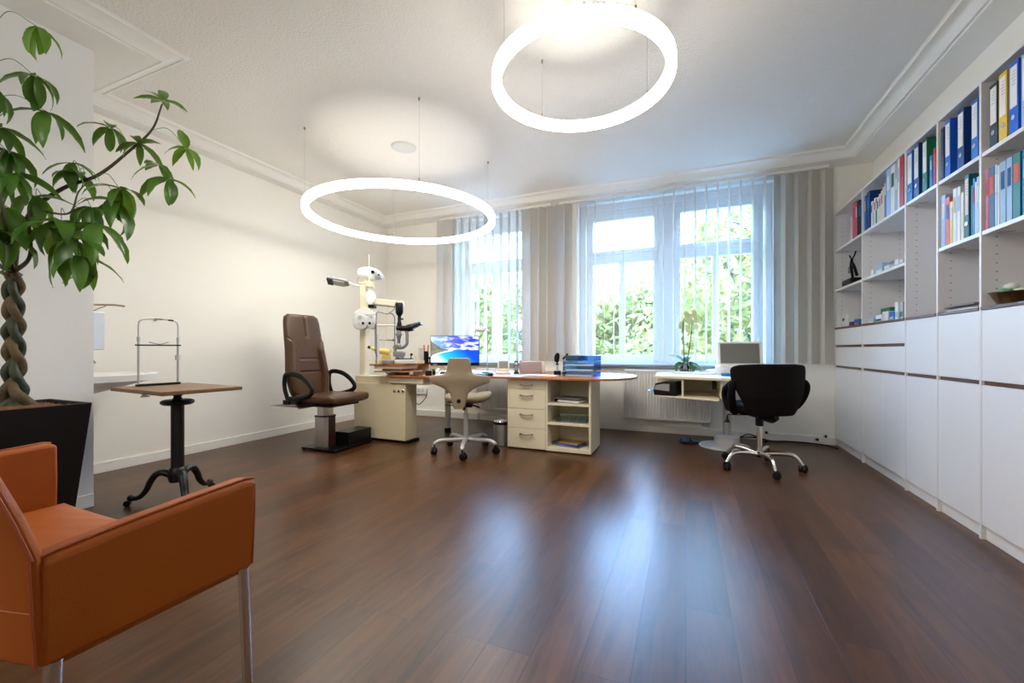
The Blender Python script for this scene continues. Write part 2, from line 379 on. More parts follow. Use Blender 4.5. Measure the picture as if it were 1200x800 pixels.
# windows --------------------------------------------------------
YG = 5.46
def sash(win, x0, x1, split, handle):
    """one casement column: top light and lower light with a glazing bar"""
    zb, zt1, zt2, ztop = 0.925, 2.09, 2.26, 2.64
    f = 0.045
    mb = MB()
    # lower sash
    L0, L1 = x0 - .06, x1 + .06
    for a, b, c, d in ((L0, x0, zb - .07, zt1 + .06), (x1, L1, zb - .07, zt1 + .06)): mb.box((a, YG - .045, c), (b, YG + .02, d))
    mb.box((x0, YG - .045, zb - .07), (x1, YG + .02, zb)); mb.box((x0, YG - .045, zt1), (x1, YG + .02, zt1 + .06))
    mb.box((split[0], YG - .035, zb), (split[1], YG + .015, zt1))
    o = mb.build('sash', M_frame, win, bevel=.004, world=True)
    MB().box((x0, YG - .004, zb), (split[0], YG + .004, zt1)).box((split[1], YG - .004, zb), (x1, YG + .004, zt1)).build('pane', M_glass, o, world=False)
    mb = MB()
    for a, b in ((L0, x0), (x1, L1)): mb.box((a, YG - .045, zt2 - .05), (b, YG + .02, ztop + .055))
    mb.box((x0, YG - .045, zt2 - .05), (x1, YG + .02, zt2)); mb.box((x0, YG - .045, ztop), (x1, YG + .02, ztop + .055))
    o2 = mb.build('sash', M_frame, win, bevel=.004, world=True)
    MB().box((x0, YG - .004, zt2), (x1, YG + .004, ztop)).build('pane', M_glass, o2)
    for z in (1.35, 2.40):
        if handle is None: break
        h = MB(); h.box((handle - .012, YG - .056, z - .035), (handle + .012, YG - .045, z + .035))
        h.box((handle - .008, YG - .085, z - .09), (handle + .008, YG - .07, z + .01)); h.box((handle - .007, YG - .075, z - .01), (handle + .007, YG - .05, z + .008))
        h.build('handle', M_bwhite, win, bevel=.003, world=True)
    hx = x1 + .06 if handle is not None and handle < x0 else x0 - .062
    h = MB()
    for z in (1.1, 1.95, 2.3, 2.58): h.cyl((hx, YG - .052, z - .03), (hx, YG - .052, z + .03), .008)
    h.build('hinge', M_bwhite, win, world=True)
def wframe(win, x0, x1, posts):
    mb = MB(); y0, y1 = YG - .03, YG + .05
    xa_, xb_ = (x0 + .135 if x0 < -2 else x0 + .12), (x1 - .055 if x1 < 0 else x1 - .137)
    mb.box((x0 + .001, y0, WZ0 + .013), (xa_, y1, WZ1 - .001)); mb.box((xb_, y0, WZ0 + .013), (x1 - .001, y1, WZ1 - .001))
    cuts = [xa_] + [q for p in posts for q in p] + [xb_]
    for a, b in zip(cuts[::2], cuts[1::2]):
        for z0, z1 in ((2.69, WZ1 - .001), (WZ0 + .013, .86), (2.145, 2.215)): mb.box((a + .0005, y0 + .003, z0), (b - .0005, y1 - .003, z1))
    for a, b in posts: mb.box((a, y0 - .01, WZ0 + .013), (b, y1, WZ1 - .001))
    mb.box((xa_ + .01, y0 - .018, 2.76), (xb_ - .01, y0 - .0105, 2.775))
    mb.build('window_frame', M_frame, win, bevel=.004, world=True)
w1 = struct(bpy.data.objects.new('window_1', None)); w2 = struct(bpy.data.objects.new('window_2', None))
for w_ in (w1, w2): COL.objects.link(w_); PM[w_.name] = Matrix.Identity(4)
for w_ in (w1, w2): w_['_M'] = 1
wframe(w1, *WIN[0], []); wframe(w2, *WIN[1], [(-.31, -.12)])
sash(w1, -2.885, -2.095, (-2.566, -2.465), None)
sash(w2, -1.113, -.37, (-.785, -.714), None)
sash(w2, -.06, .693, (.284, .357), -.11)
MB().box((WIN[0][0], YB - .0, WZ0 - .0), (WIN[0][1], YG - .03, WZ0 + .012)).build('inner_sill', M_frame, w1)
MB().box((WIN[1][0], YB - .0, WZ0 - .0), (WIN[1][1], YG - .03, WZ0 + .012)).build('inner_sill', M_frame, w2)
# stone sills
MB_s = MB().box((-3.15, YB - .075, .785), (-1.95, YB, .813)); struct(MB_s.build('window_sill', M_marble, bevel=.003))
MB_s = MB().box((-1.33, YB - .075, .785), (.95, YB, .813)); struct(MB_s.build('window_sill', M_marble, bevel=.003))

# ================================================================== STORAGE WALL
SX = 1.434; SW = 0.018
bays = [(4.60, YB - .004), (3.81, 4.60), (3.40, 3.81), (2.99, 3.40), (2.20, 2.99), (1.40, 2.20)]
blabels = ['tall white shelving unit in the window corner holding the dark figurine',
           'tall white shelving unit with colourful small boxes and a row of thin books',
           'narrow white shelving unit with one high shelf and an empty tall space below',
           'narrow white shelving unit with spiral binder and a full middle shelf of books',
           'white shelving unit nearest the camera with the metal bowl on its worktop',
           'white shelving unit at the right edge of the frame beside the yellow binder bay']
shelves = [(1.62, 2.03), (1.62, 2.03), (2.03,), (1.62, 2.03), (1.62, 2.03), (1.62, 2.03)]
SXB = XR - .004
for i, (y0, y1) in enumerate(bays):
    t = thing('storage_unit', blabels[i], 'shelving', (SX, (y0 + y1) / 2, 0), 0, 'white units of the storage wall')
    h = SW / 2 - .0005
    def B(a, b, name='x', m=M_white, bev=.0015): return MB().box(a, b).build(name, m, t, bevel=bev, world=True)
    B((SX, y0, 0.0), (SXB, y0 + h, 2.42), 'side_panel'); B((SX, y1 - h, 0.0), (SXB, y1, 2.42), 'side_panel')
    B((SXB - .008, y0 + h, 1.21), (SXB, y1 - h, 2.40), 'back_panel', M_shelfin)
    B((SX + .001, y0 + h, 2.40), (SXB, y1 - h, 2.42), 'top_panel')
    B((SX + .02, y0 + h, 0), (SX + .04, y1 - h, .07), 'plinth')
    B((SX + .02, y0 + h, .075), (SXB, y1 - h, .09), 'bottom_panel')
    for z in shelves[i]:
        s_ = B((SX + .003, y0 + h, z - .022), (SXB - .009, y1 - h, z), 'shelf')
        for yy in (y0 + .06, y1 - .06): MB().box((SX + .04, yy - .012, z - .024), (SX + .10, yy + .012, z - .022)).build('shelf_support', M_steel, t, world=True)
    mbp = MB()                                                 # shelf-pin holes on the panels
    for k in range(int((2.38 - 1.26) / .045)):
        z = 1.27 + k * .045
        for xx in (SX + .06,): mbp.cyl((xx, y1 - h - .001, z), (xx, y1 - h + .0005, z), .004, seg=8)
        mbp.cyl((SX + .26, y1 - h - .001, z), (SX + .26, y1 - h + .0005, z), .004, seg=8)
    mbp.build('pin_holes', M_grey, t, world=True)
    B((SX - .004, y0 + h + .001, 1.205), (SXB - .009, y1 - h - .001, 1.222), 'worktop', M_walnut)
    xf = (SX + .001, SX + .019); g = .0015
    B((SX + .012, y0 + h + .001, .812), (SX + .022, y1 - h - .001, .834), 'grip_strip', M_walnut)
    if i < 2:
        B((SX + .012, y0 + h + .001, 1.02), (SX + .022, y1 - h - .001, 1.042), 'grip_strip', M_walnut)
        B((xf[0], y0 + h + g, 1.043), (xf[1], y1 - h - g, 1.203), 'drawer'); B((xf[0], y0 + h + g, .835), (xf[1], y1 - h - g, 1.019), 'drawer')
    else:
        B((xf[0], y0 + h + g, .835), (xf[1], y1 - h - g, 1.203), 'door')
    if y1 - y0 > .6:
        ym = (y0 + y1) / 2
        B((xf[0], y0 + h + g, .076), (xf[1], ym - g, .811), 'door'); B((xf[0], ym + g, .076), (xf[1], y1 - h - g, .811), 'door')
    else: B((xf[0], y0 + h + g, .076), (xf[1], y1 - h - g, .811), 'door')

# books and folders on the shelves -------------------------------
def spine_mat(name, c, lab=None, band=None):
    return mat('cover_' + name, c, 0.45, vary=0.03)
BC = {'white': '#dfe3e6', 'cream': '#d9cfbb', 'grey': '#aeb6bd', 'ltblue': '#9fbfe0', 'blue': '#1f6fc4', 'navy': '#123a7c', 'dkblue': '#0c2650', 'teal': '#12606a', 'dkteal': '#0d3340', 'green': '#0f6b4c', 'dkgreen': '#0c4a3a',
      'red': '#b02a1e', 'orange': '#d8562a', 'pink': '#c85a8a', 'yellow': '#e0c13a', 'charcoal': '#28333c', 'brown': '#6a4a34', 'brightblue': '#1d62d6', 'bluegrey': '#8ea9c4', 'magenta': '#c8467a'}
def place_book(u0, u1, vt, zs, col, label, kind='book', shelf='the shelf', label_col='white', xin=.008, tilt=0.0, thick=None, depth=None, group=None, hole=True):
    x = SX + xin
    a = onX(u0, HOR, x).y; b = onX(u1, HOR, x).y        # a far, b near
    z1 = onX((u0 + u1) / 2, vt, x).z
    th = thick if thick else (a - b) * .94
    th = max(th, .008); yc = a - th / 2; hgt = z1 - zs - .001
    dp = depth or (.26 if kind == 'binder' else .19)
    dp = min(dp, SXB - .012 - x)
    t = thing('ring_binder' if kind == 'binder' else 'book', label, kind if kind == 'book' else 'binder', (x, yc, zs + .001), 0, group)
    cm = spine_mat(col, BC[col])
    h2 = th / 2
    c = MB()
    cv = .003
    c.box((0, -h2, 0), (cv, h2, hgt)); c.box((cv, -h2, 0), (dp, -h2 + cv * .8, hgt)); c.box((cv, h2 - cv * .8, 0), (dp, h2, hgt))
    c.build('cover', cm, t)
    MB().box((cv + .001, -h2 + cv, .004), (dp - .006, h2 - cv, hgt - .006)).build('pages', M_paper, t)
    if kind == 'binder':
        MB().box((-.0012, -h2 * .74, hgt * .36), (0, h2 * .74, hgt * .94)).build('spine_label', mat('label_paper', '#e6e8ea', .7), t)
        ml = MB()
        for k in range(5): ml.box((-.0016, -h2 * .5, hgt * (.86 - k * .045)), (-.0012, h2 * (.1 + .35 * ((k * 37) % 5) / 5), hgt * (.868 - k * .045)))
        ml.build('label_writing', mat('ink_grey', '#8a97a8', .7), t)
        ho = MB(); ho.lathe([(.008, 0), (.013, 0), (.013, .003), (.008, .003)], seg=18, M=Matrix.Translation((-.003, 0, hgt * .22)) @ Matrix.Rotation(R(90), 4, 'Y'))
        ho.build('finger_ring', M_chrome, t)
        MB().lathe([(.0005, 0), (.0105, 0), (.0105, .0015), (.0005, .0015)], seg=18, M=Matrix.Translation((-.0015, 0, hgt * .22)) @ Matrix.Rotation(R(90), 4, 'Y')).build('finger_hole', M_black, t)
    else:
        if th > .014:
            MB().box((-.0008, -h2 * .62, hgt * .55), (0, h2 * .62, hgt * .84)).build('title_field', mat('title_' + label_col, BC[label_col], .6), t)
    return t
TOPS = 2.03; MIDS = 1.62
L = []
G1 = 'folders and books on the upper shelf'
# corner unit, upper shelf
for u0, u1, vt, c, lc, lb, th in [(996.5, 998.8, 254, 'white', 'grey', 'thin white booklet left of the pink folder, corner shelf', .03),
    (999, 1002.6, 237, 'pink', 'magenta', 'pink folder on the corner upper shelf', None), (1002.8, 1004.2, 236, 'orange', 'white', 'slim orange folder right of the pink folder', None),
    (1004.3, 1006.8, 235, 'dkteal', 'teal', 'dark teal folder between orange and dark blue ones in the corner unit', None), (1007, 1009, 235, 'dkblue', 'blue', 'dark blue folder against the divider in the corner unit', None)]:
    place_book(u0, u1, vt, TOPS, c, lb, label_col=lc, thick=th, group=G1)
# second unit
for u0, u1, vt, c, lc, lb, th in [
    (1013, 1015.5, 229, 'blue', 'yellow', 'blue book with yellow mark, leftmost of the second unit', .03),
    (1016, 1020.6, 224, 'navy', 'blue', 'tall navy folder near the left of the second unit', .06),
    (1020.8, 1022.5, 236, 'white', 'blue', 'white booklet just right of the tall navy folder', None),
    (1022.6, 1024.2, 237, 'grey', 'white', 'thin grey booklet, low, in the second unit', None),
    (1024.3, 1026.1, 232, 'white', 'orange', 'white booklet with orange mark at its spine', None),
    (1026.2, 1027.7, 233, 'green', 'white', 'slim green booklet among white ones in the second unit', None),
    (1027.8, 1029.7, 231, 'white', 'green', 'white booklet with green mark right of the slim green one', None),
    (1029.8, 1032.2, 227, 'cream', 'pink', 'cream booklet with pink label in the second unit', None),
    (1032.3, 1034.3, 223, 'cream', 'magenta', 'taller cream booklet with a magenta label', None),
    (1034.4, 1036.4, 219, 'cream', 'cream', 'plain cream booklet, tallest of the cream ones', None),
    (1036.6, 1038.4, 207, 'blue', 'white', 'thin blue book beside the pale blue folder', None),
    (1038.6, 1043.4, 198, 'ltblue', 'white', 'wide pale blue folder in the second unit', None),
    (1043.6, 1048.8, 194, 'white', 'green', 'white folder with a green title field, second unit', None),
    (1049, 1051.6, 203, 'grey', 'white', 'short grey book left of the red folder', None),
    (1051.8, 1054.2, 187, 'white', 'ltblue', 'thin white folder leaning by the red folder', None),
    (1054.4, 1059, 180, 'red', 'red', 'tall red folder against the divider of the second unit', None)]:
    place_book(u0, u1, vt, TOPS, c, lb, label_col=lc, thick=th, group=G1)
# third unit: binders
for u0, u1, vt, c, k, lb in [(1063, 1069.3, 178, 'blue', 'binder', 'medium blue ring binder, leftmost in the narrow third unit'), (1071, 1077, 169.5, 'navy', 'binder', 'navy ring binder between the blue and green binders'),
    (1081, 1086.6, 163, 'green', 'binder', 'green ring binder with white spine label, upper shelf')]:
    place_book(u0, u1, vt, TOPS, c, lb, k, group=G1)
place_book(1089.5, 1092.6, 182, TOPS, 'blue', 'low blue book with pale lower half between green binder and red folder', label_col='ltblue', group=G1)
place_book(1093.6, 1096.6, 173.5, TOPS, 'red', 'bright red folder against the divider of the third unit', label_col='orange', group=G1)
# fourth unit, upper shelf
sp = place_book(1102.5, 1106.2, 150, TOPS, 'dkblue', 'dark blue spiral bound folder left of the bright blue binder', label_col='dkblue', group=G1)
mbx = MB()
for k in range(22): mbx.tube([(-.006 * math.sin(q) - .001, .012 * math.cos(q), .02 + k * .0125) for q in [i * math.pi / 6 for i in range(7)]], .0012, 5)
mbx.build('spiral', M_silver, sp)
for u0, u1, vt, c, lb in [(1107.5, 1113.8, 141, 'brightblue', 'bright blue ring binder beside the spiral bound folder'), (1122, 1130, 128.5, 'navy', 'dark blue ring binder, middle of three in the fourth unit'), (1138.3, 1146.5, 117, 'blue', 'blue ring binder, rightmost of three in the fourth unit')]:
    place_book(u0, u1, vt, TOPS, c, lb, 'binder', group=G1)
# fourth unit, middle shelf
G2 = 'books on the middle shelf'
for u0, u1, vt, c, lc, lb in [(1103.2, 1107.8, 229, 'ltblue', 'white', 'pale blue folder, leftmost on the middle shelf of the fourth unit'),
    (1108, 1112.8, 231.5, 'orange', 'blue', 'orange and blue book on the middle shelf'), (1113, 1116.6, 236, 'yellow', 'white', 'cream yellow book on the middle shelf'),
    (1116.8, 1121, 221, 'white', 'grey', 'white folder with a magenta dot on the middle shelf'), (1121.4, 1125.6, 219, 'white', 'ltblue', 'white folder with a pale blue title, middle shelf'),
    (1126, 1129.6, 225, 'cream', 'white', 'off-white folder left of the green label binder'), ]:
    place_book(u0, u1, vt, MIDS, c, lb, label_col=lc, group=G2)
place_book(1130.6, 1135.6, 205, MIDS, 'teal', 'teal green ring binder with white label on the middle shelf', 'binder', group=G2)
for u0, u1, vt, c, lc, lb in [(1138, 1140, 217, 'teal', 'white', 'slim teal book right of the green label binder'), (1140.2, 1142.4, 209, 'blue', 'red', 'slim blue book with red top, middle shelf'),
    (1142.6, 1144.4, 213, 'white', 'blue', 'slim white book near the divider, middle shelf'), (1144.6, 1147.2, 207, 'ltblue', 'white', 'light blue folder against the divider, middle shelf')]:
    place_book(u0, u1, vt, MIDS, c, lb, label_col=lc, group=G2)
# fifth unit
for u0, u1, vt, c, lb in [(1159.5, 1169.3, 98, 'charcoal', 'charcoal ring binder with a big cream label'), (1170.5, 1180.5, 85, 'yellow', 'yellow ring binder on the top right shelf'),
    (1182.5, 1194, 72, 'brightblue', 'bright blue ring binder right of the yellow one'), (1197, 1209, 60, 'ltblue', 'pale blue ring binder cut by the right edge of the photo')]:
    place_book(u0, u1, vt, TOPS, c, lb, 'binder', group=G1)
for u0, u1, vt, c, lc, lb in [(1155, 1158.8, 198, 'red', 'red', 'dark red book, leftmost on the nearest middle shelf'), (1159, 1165.4, 195.5, 'charcoal', 'orange', 'dark grey book with orange red field'),
    (1165.8, 1168.6, 193, 'ltblue', 'white', 'thin pale blue book before the cream booklet'), (1168.9, 1171.4, 193.5, 'cream', 'white', 'cream booklet left of the two grey blue books'),
    (1171.8, 1179, 189, 'bluegrey', 'navy', 'grey blue book with a navy mark, left of a pair'), (1179.5, 1186.3, 184.5, 'bluegrey', 'navy', 'grey blue book with a navy mark, right of a pair'),
    (1187, 1196, 179, 'green', 'orange', 'green book with orange band near the right edge'), (1198, 1207, 172, 'blue', 'ltblue', 'blue book cut by the right edge of the photo')]:
    place_book(u0, u1, vt, MIDS, c, lb, label_col=lc, group=G2, depth=.22)
# flat paper in the corner unit
pp = onX(993, 300, SX + .06)
tag(MB().box((SX + .05, 4.93, 2.031), (SX + .25, 5.13, 2.05)).build('booklet', M_paper, bevel=.002, loc=(SX + .15, 5.03, 2.031)), 'white booklet lying flat on the corner upper shelf', 'booklet')

# small cartons -------------------------------------------------
def carton(u0, u1, vt, zs, col, label, dx=.05, deep=.06, band=None, group='small cartons on the storage wall'):
    x = SX + dx; a = onX(u0, HOR, x).y; b = onX(u1, HOR, x).y; z1 = onX((u0 + u1) / 2, vt, x).z
    yc = (a + b) / 2; hw = (a - b) / 2 * .93
    o = thing('carton', label, 'box', (x, yc, zs + .0005), 0, group)
    MB().box((0, -hw, 0), (deep, hw, max(z1 - zs, .012))).build('box_body', mat('card_' + col, BC[col], .5), o, bevel=.001)
    if band:
        MB().box((-.0006, -hw * .9, (z1 - zs) * .15), (0, hw * .9, (z1 - zs) * .45)).build('printed_band', mat('print_' + band, BC[band], .5), o)
    return o
ZT = 1.222
carton(980, 983, 374, ZT, 'white', 'tiny white carton at the far left of the corner worktop')
c = carton(983.5, 994, 369.5, ZT, 'white', 'white carton with dark swirl mark on the corner worktop', deep=.07)
mm = MB(); mm.tube([(-.002, .02 * math.cos(q), .075 + .014 * math.sin(q)) for q in [R(k) for k in range(-60, 230, 20)]], .0035, 6); mm.tube([(-.002, -.014 - .012 * math.cos(q), .08 + .01 * math.sin(q)) for q in [R(k) for k in range(0, 300, 25)]], .003, 6)
mm.build('swirl_mark', mat('mark_teal', '#1f5560', .5), c)
carton(995, 999.5, 377, ZT, 'dkblue', 'dark blue carton on the corner worktop, shorter')
carton(1000.5, 1007, 374, ZT, 'blue', 'blue carton with orange print on the corner worktop', band='orange')
for a in [(1014, 1024, 373, 'ltblue', 'pale blue carton lying left on the second worktop', .05, 'white'), (1026, 1033, 369, 'white', 'white carton with teal lid below the green carton', .03, 'teal'),
          (1033.5, 1041, 365, 'white', 'white carton in front of the green carton', .05, None), (1029, 1043.5, 361, 'green', 'wide green carton behind the white ones', .13, 'white'),
          (1042, 1047.5, 365, 'blue', 'blue carton beside the upright white and green one', .05, 'ltblue'), (1048.5, 1052.5, 354, 'white', 'upright white carton on the second worktop', .05, 'ltblue'),
          (1053, 1058, 354, 'grey', 'upright carton with green print by the divider', .06, 'green')]:
    carton(a[0], a[1], a[2], ZT, a[3], a[4], dx=a[5], band=a[6])
for a in [(1012.5, 1015, 319.5, 'yellow', 'tiny yellow carton on the second unit middle shelf', .05, None), (1015.4, 1019, 317, 'cream', 'small cream carton beside the tiny yellow one', .06, 'orange'),
          (1020, 1024, 316.5, 'white', 'small white carton beside the cream one', .05, None), (1026, 1034, 309, 'ltblue', 'pale blue white cube carton on the middle shelf', .05, 'white'),
          (1036, 1042, 311, 'white', 'white carton left of the grey one on the middle shelf', .04, 'grey'), (1041, 1047, 306, 'grey', 'grey and white carton behind on the middle shelf', .12, 'brown'),
          (1048, 1053, 304, 'white', 'white carton right of the grey one', .06, 'grey'), (1054, 1058.5, 303.5, 'cream', 'cream carton by the divider on the middle shelf', .05, 'brown')]:
    carton(a[0], a[1], a[2], MIDS, a[3], a[4], dx=a[5], band=a[6])

# figurine of two dark forked shapes on a black plinth
fy0 = onX(986, HOR, SX + .1).y; fy1 = onX(1003, HOR, SX + .1).y; fc = (fy0 + fy1) / 2
t = thing('figurine', 'dark figurine of two forked arms on a black block', 'figurine', (SX + .12, fc, 1.621))
MB().box((-.06, -.19, 0), (.06, .17, .085)).build('plinth_block', M_black, t, bevel=.01)
mb = MB()
mb.tube(bez([(0, .10, .08), (0, .08, .15), (0, .02, .20), (0, .10, .24), (0, .15, .29)], 6), .012)
mb.tube(bez([(0, .15, .285), (0, .10, .30), (0, .06, .33)], 5), .007); mb.tube(bez([(0, .15, .285), (0, .19, .29), (0, .24, .325)], 5), .007)
mb.build('forked_arm', M_grey, t)
mb = MB(); mb.tube(bez([(0, -.06, .08), (0, -.03, .17), (0, -.01, .24), (0, -.04, .30)], 6), .012)
mb.tube(bez([(0, -.04, .295), (0, -.09, .31), (0, -.14, .35)], 5), .007); mb.tube(bez([(0, -.04, .295), (0, 0, .31), (0, .03, .34)], 5), .007)
mb.tube(bez([(0, -.02, .27), (0, -.10, .20), (0, -.165, .11)], 6), .014)
mb.build('forked_arm', M_black, t)

# magazines and bowl
t = thing('magazine_stack', 'short stack of papers lying on the fourth unit worktop', 'papers', (SX + .14, 3.2, ZT + .0005))
for k, (dx, dy, r_) in enumerate([(0, 0, 0), (.01, .01, 4), (-.02, -.01, -6)]):
    MB().box((-.12 + dx, -.15 + dy, k * .011), (.11 + dx, .15 + dy, k * .011 + .010), None).build('magazine', [M_paper, mat('card_ltblue', BC['ltblue'], .5), mat('card_brown', BC['brown'], .5)][k], t, bevel=.001)
bp = onX(1186, 352, SX + .11); bp.z = ZT + .0005
t = thing('bowl', 'round bronze metal bowl on the worktop nearest the camera', 'bowl', (SX + .11, bp.y, bp.z))
MB().lathe([(.0, 0), (.046, 0), (.048, .008), (.066, .035), (.080, .064), (.088, .068), (.086, .072), (.077, .068), (.045, .012), (0, .010)], seg=36).build('bowl_body', M_bowl, t)
rnd = random.Random(5)
for k, (dx, dy, dz, gr, lb) in enumerate([(0, .042, .066, 0, 'crumpled white sachet at the left rim of the bronze bowl'), (-.03, .0, .072, 1, 'crumpled green sachet at the front of the bronze bowl'), (.01, -.045, .068, 0, 'crumpled white sachet at the right rim of the bronze bowl'), (.04, .01, .07, 0, 'crumpled white sachet at the back of the bronze bowl'), (.0, .0, .098, 0, 'crumpled white sachet on top of the heap in the bronze bowl')]):
    cc = Vector((SX + .11 + dx, bp.y + dy, bp.z + dz)); mb = MB(); mb.ball((0, 0, 0), .025, 12, (1.1, .9, .8))
    for v in mb.bm.verts: v.co *= 1 + .45 * noise.noise(v.co * 60 + Vector((k * 9, 0, 0)))
    o = mb.build('sachet', mat('sachet_green', '#5fb59a', .4) if gr else mat('sachet_white', '#dfe6e2', .4), None, sharp=180)
    o.location = cc; tag(o, lb, 'sachet', 'sachets in the bowl')

# ================================================================== LAMPS
def ring_lamp(c, Rr, zb, label, cable_a, wire_angles, canopy):
    t = thing('ring_lamp', label, 'lamp', (c.x, c.y, zb))
    w_, h_ = .05, .06
    mb = MB(); rings = []
    for r_, z in ((Rr - w_ / 2, 0.002), (Rr - w_ / 2 + .006, 0), (Rr + w_ / 2 - .006, 0), (Rr + w_ / 2, .002), (Rr + w_ / 2, h_ - .004), (Rr - w_ / 2, h_ - .004), (Rr - w_ / 2, .002)):
        rings.append([Vector((r_ * math.cos(q), r_ * math.sin(q), z)) for q in [2 * math.pi * k / 128 for k in range(128)]])
    mb.loft(rings, caps=False); mb.bm.faces.ensure_lookup_table()
    for f_ in mb.bm.faces:
        if f_.calc_center_median().z > .0025: f_.material_index = 1
    mb.build('diffuser', [M_ring, M_ring_side], t)
    mb = MB(); rings = []
    for r_, z in ((Rr - w_ / 2, h_ - .004), (Rr - w_ / 2, h_), (Rr + w_ / 2, h_), (Rr + w_ / 2, h_ - .004), (Rr - w_ / 2, h_ - .004)):
        rings.append([Vector((r_ * math.cos(q), r_ * math.sin(q), z)) for q in [2 * math.pi * k / 128 for k in range(128)]])
    mb.loft(rings, caps=False); mb.build('top_rim', M_bwhite, t)
    for a in wire_angles:
        x, y = Rr * math.cos(a), Rr * math.sin(a)
        MB().cyl((x, y, h_), (x, y, ZC - zb), .0012, seg=6).build('suspension_wire', M_silver, t)
        MB().cyl((x, y, h_ - .001), (x, y, h_ + .035), .005, seg=10).build('wire_grip', M_brass, t)
        MB().cyl((x, y, ZC - zb - .02), (x, y, ZC - zb), .008, seg=10).build('ceiling_anchor', M_brass, t)
    x, y = Rr * math.cos(cable_a), Rr * math.sin(cable_a)
    MB().tube(bez([(x * .985, y * .985, ZC - zb - .005), (x * .97, y * .97, (ZC - zb) * .7), (x * .955, y * .955, (ZC - zb) * .35), (x * .98, y * .98, h_)], 6), .0022, 6).build('power_cable', M_ltgrey, t)
    if canopy:
        pass
    return t
c1 = D(473, 250, 4.09); c2 = D(681, 90, 2.41)
aw = lambda dx, dy: math.atan2(dx * SN + dy * CS, dx * CS - dy * SN)
ring_lamp(c1, .868, 2.25, 'large glowing white ring lamp hanging farther away, on the left', aw(-.31, .76), [aw(-.788, -.363), aw(.808, .32), aw(.332, -.807), aw(-.31, .76)], False)
ring_lamp(c2, .487, 2.515, 'glowing white ring lamp hanging nearest, at the top centre', aw(-.19, .45), [aw(-.19, .45), aw(.18, -.45), aw(-.44, -.21), aw(.45, .2)], True)
t = thing('ceiling_disc', 'flat round cover plate on the ceiling above the larger ring lamp', 'ceiling cover', (c1.x, c1.y, ZC))
MB().lathe([(0, -.012), (.105, -.012), (.118, -.006), (.12, 0), (0, 0)], seg=40).build('cover_plate', mat('cover_offwhite', (.60, .62, .58), .6), t)
MB().lathe([(.098, -.0135), (.103, -.0135), (.103, -.0115), (.098, -.0115)], seg=40).build('seam_ring', M_ltgrey, t)
t = thing('ceiling_canopy', 'white ceiling canopy with four small clips above the nearest ring lamp', 'ceiling canopy', (c2.x, c2.y, ZC))
MB().lathe([(0, -.03), (.08, -.03), (.088, -.022), (.09, 0), (0, 0)], seg=36).build('canopy_body', M_bwhite, t)
for k in range(4):
    a = k * math.pi / 2 + .5; MB().cyl((.065 * math.cos(a), .065 * math.sin(a), -.045), (.065 * math.cos(a), .065 * math.sin(a), -.029), .006, seg=10).build('clip', M_steel, t)
# added third lamp, out of view: stands in for light reaching armchair and plant
c3 = Vector((-2.3, -1.1, 0))
ring_lamp(c3, .6, 2.45, 'added unseen ring lamp behind the viewpoint, standing in for light from that side', .3, [.3, 1.87, 3.44, 5.01], False)

# ================================================================== BLINDS
def blind(name, x0, x1, label):
    yb = YB - .105
    t = thing('vertical_blind', label, 'blind', (x0, yb, 0), 0, 'vertical blinds on the window wall')
    MB().box((0, -.02, 2.868), (x1 - x0, .02, ZS - .001)).build('track', M_bwhite, t, bevel=.003)
    n = int(round((x1 - x0) / .116)); zb = .845; chain = []
    for k in range(n + 1):
        x = (x1 - x0) * k / n; X = x0 + x
        over = any(a - .02 < X < b + .0 for a, b in WIN)
        if over: ang = R(97)
        else:
            ang = R(48)
        if X > .93: ang = R(40)
        ang = ang + R(random.uniform(-3, 3))
        hw = .061
        mb = MB(); ca, sa = math.cos(ang), math.sin(ang)
        rings = []
        for z in (zb, 1.5, 2.2, 2.866):
            r1 = []; r2 = []
            for j in range(7):
                s_ = -1 + 2 * j / 6; bow = .0025 * (1 - s_ * s_)
                px, py = s_ * hw * ca - bow * sa, s_ * hw * sa + bow * ca
                r1.append(Vector((x + px, py, z))); r2.append(Vector((x + px + .0012 * sa, py - .0012 * ca, z)))
            rings.append(r1 + r2[::-1])
        mb.loft(rings)
        mb.build('slat', M_blind, t)
        chain.append((ca, sa, x))
    mb = MB()
    for (ca, sa, xa), (cb, sb, xb) in zip(chain, chain[1:]):
        for s_ in (-.05, .05):
            a = Vector((xa + s_ * ca, s_ * sa, zb + .006)); b = Vector((xb + s_ * cb, s_ * sb, zb + .006)); m_ = (a + b) / 2 - Vector((0, 0, .012))
            mb.tube([a, m_, b], .0011, 5)
    for ca, sa, x in chain: mb.box((x - .05 * abs(ca) - .004, -.05 * abs(sa) - .002, zb - .006), (x + .05 * abs(ca) + .004, .05 * abs(sa) + .002, zb + .0)) if False else None
    mb.build('bead_chain', M_bwhite, t)
blind('b', -3.30, -1.62, 'pale vertical slat blind over the left single window')
blind('b', -1.51, 1.36, 'pale vertical slat blind over the wide double window')

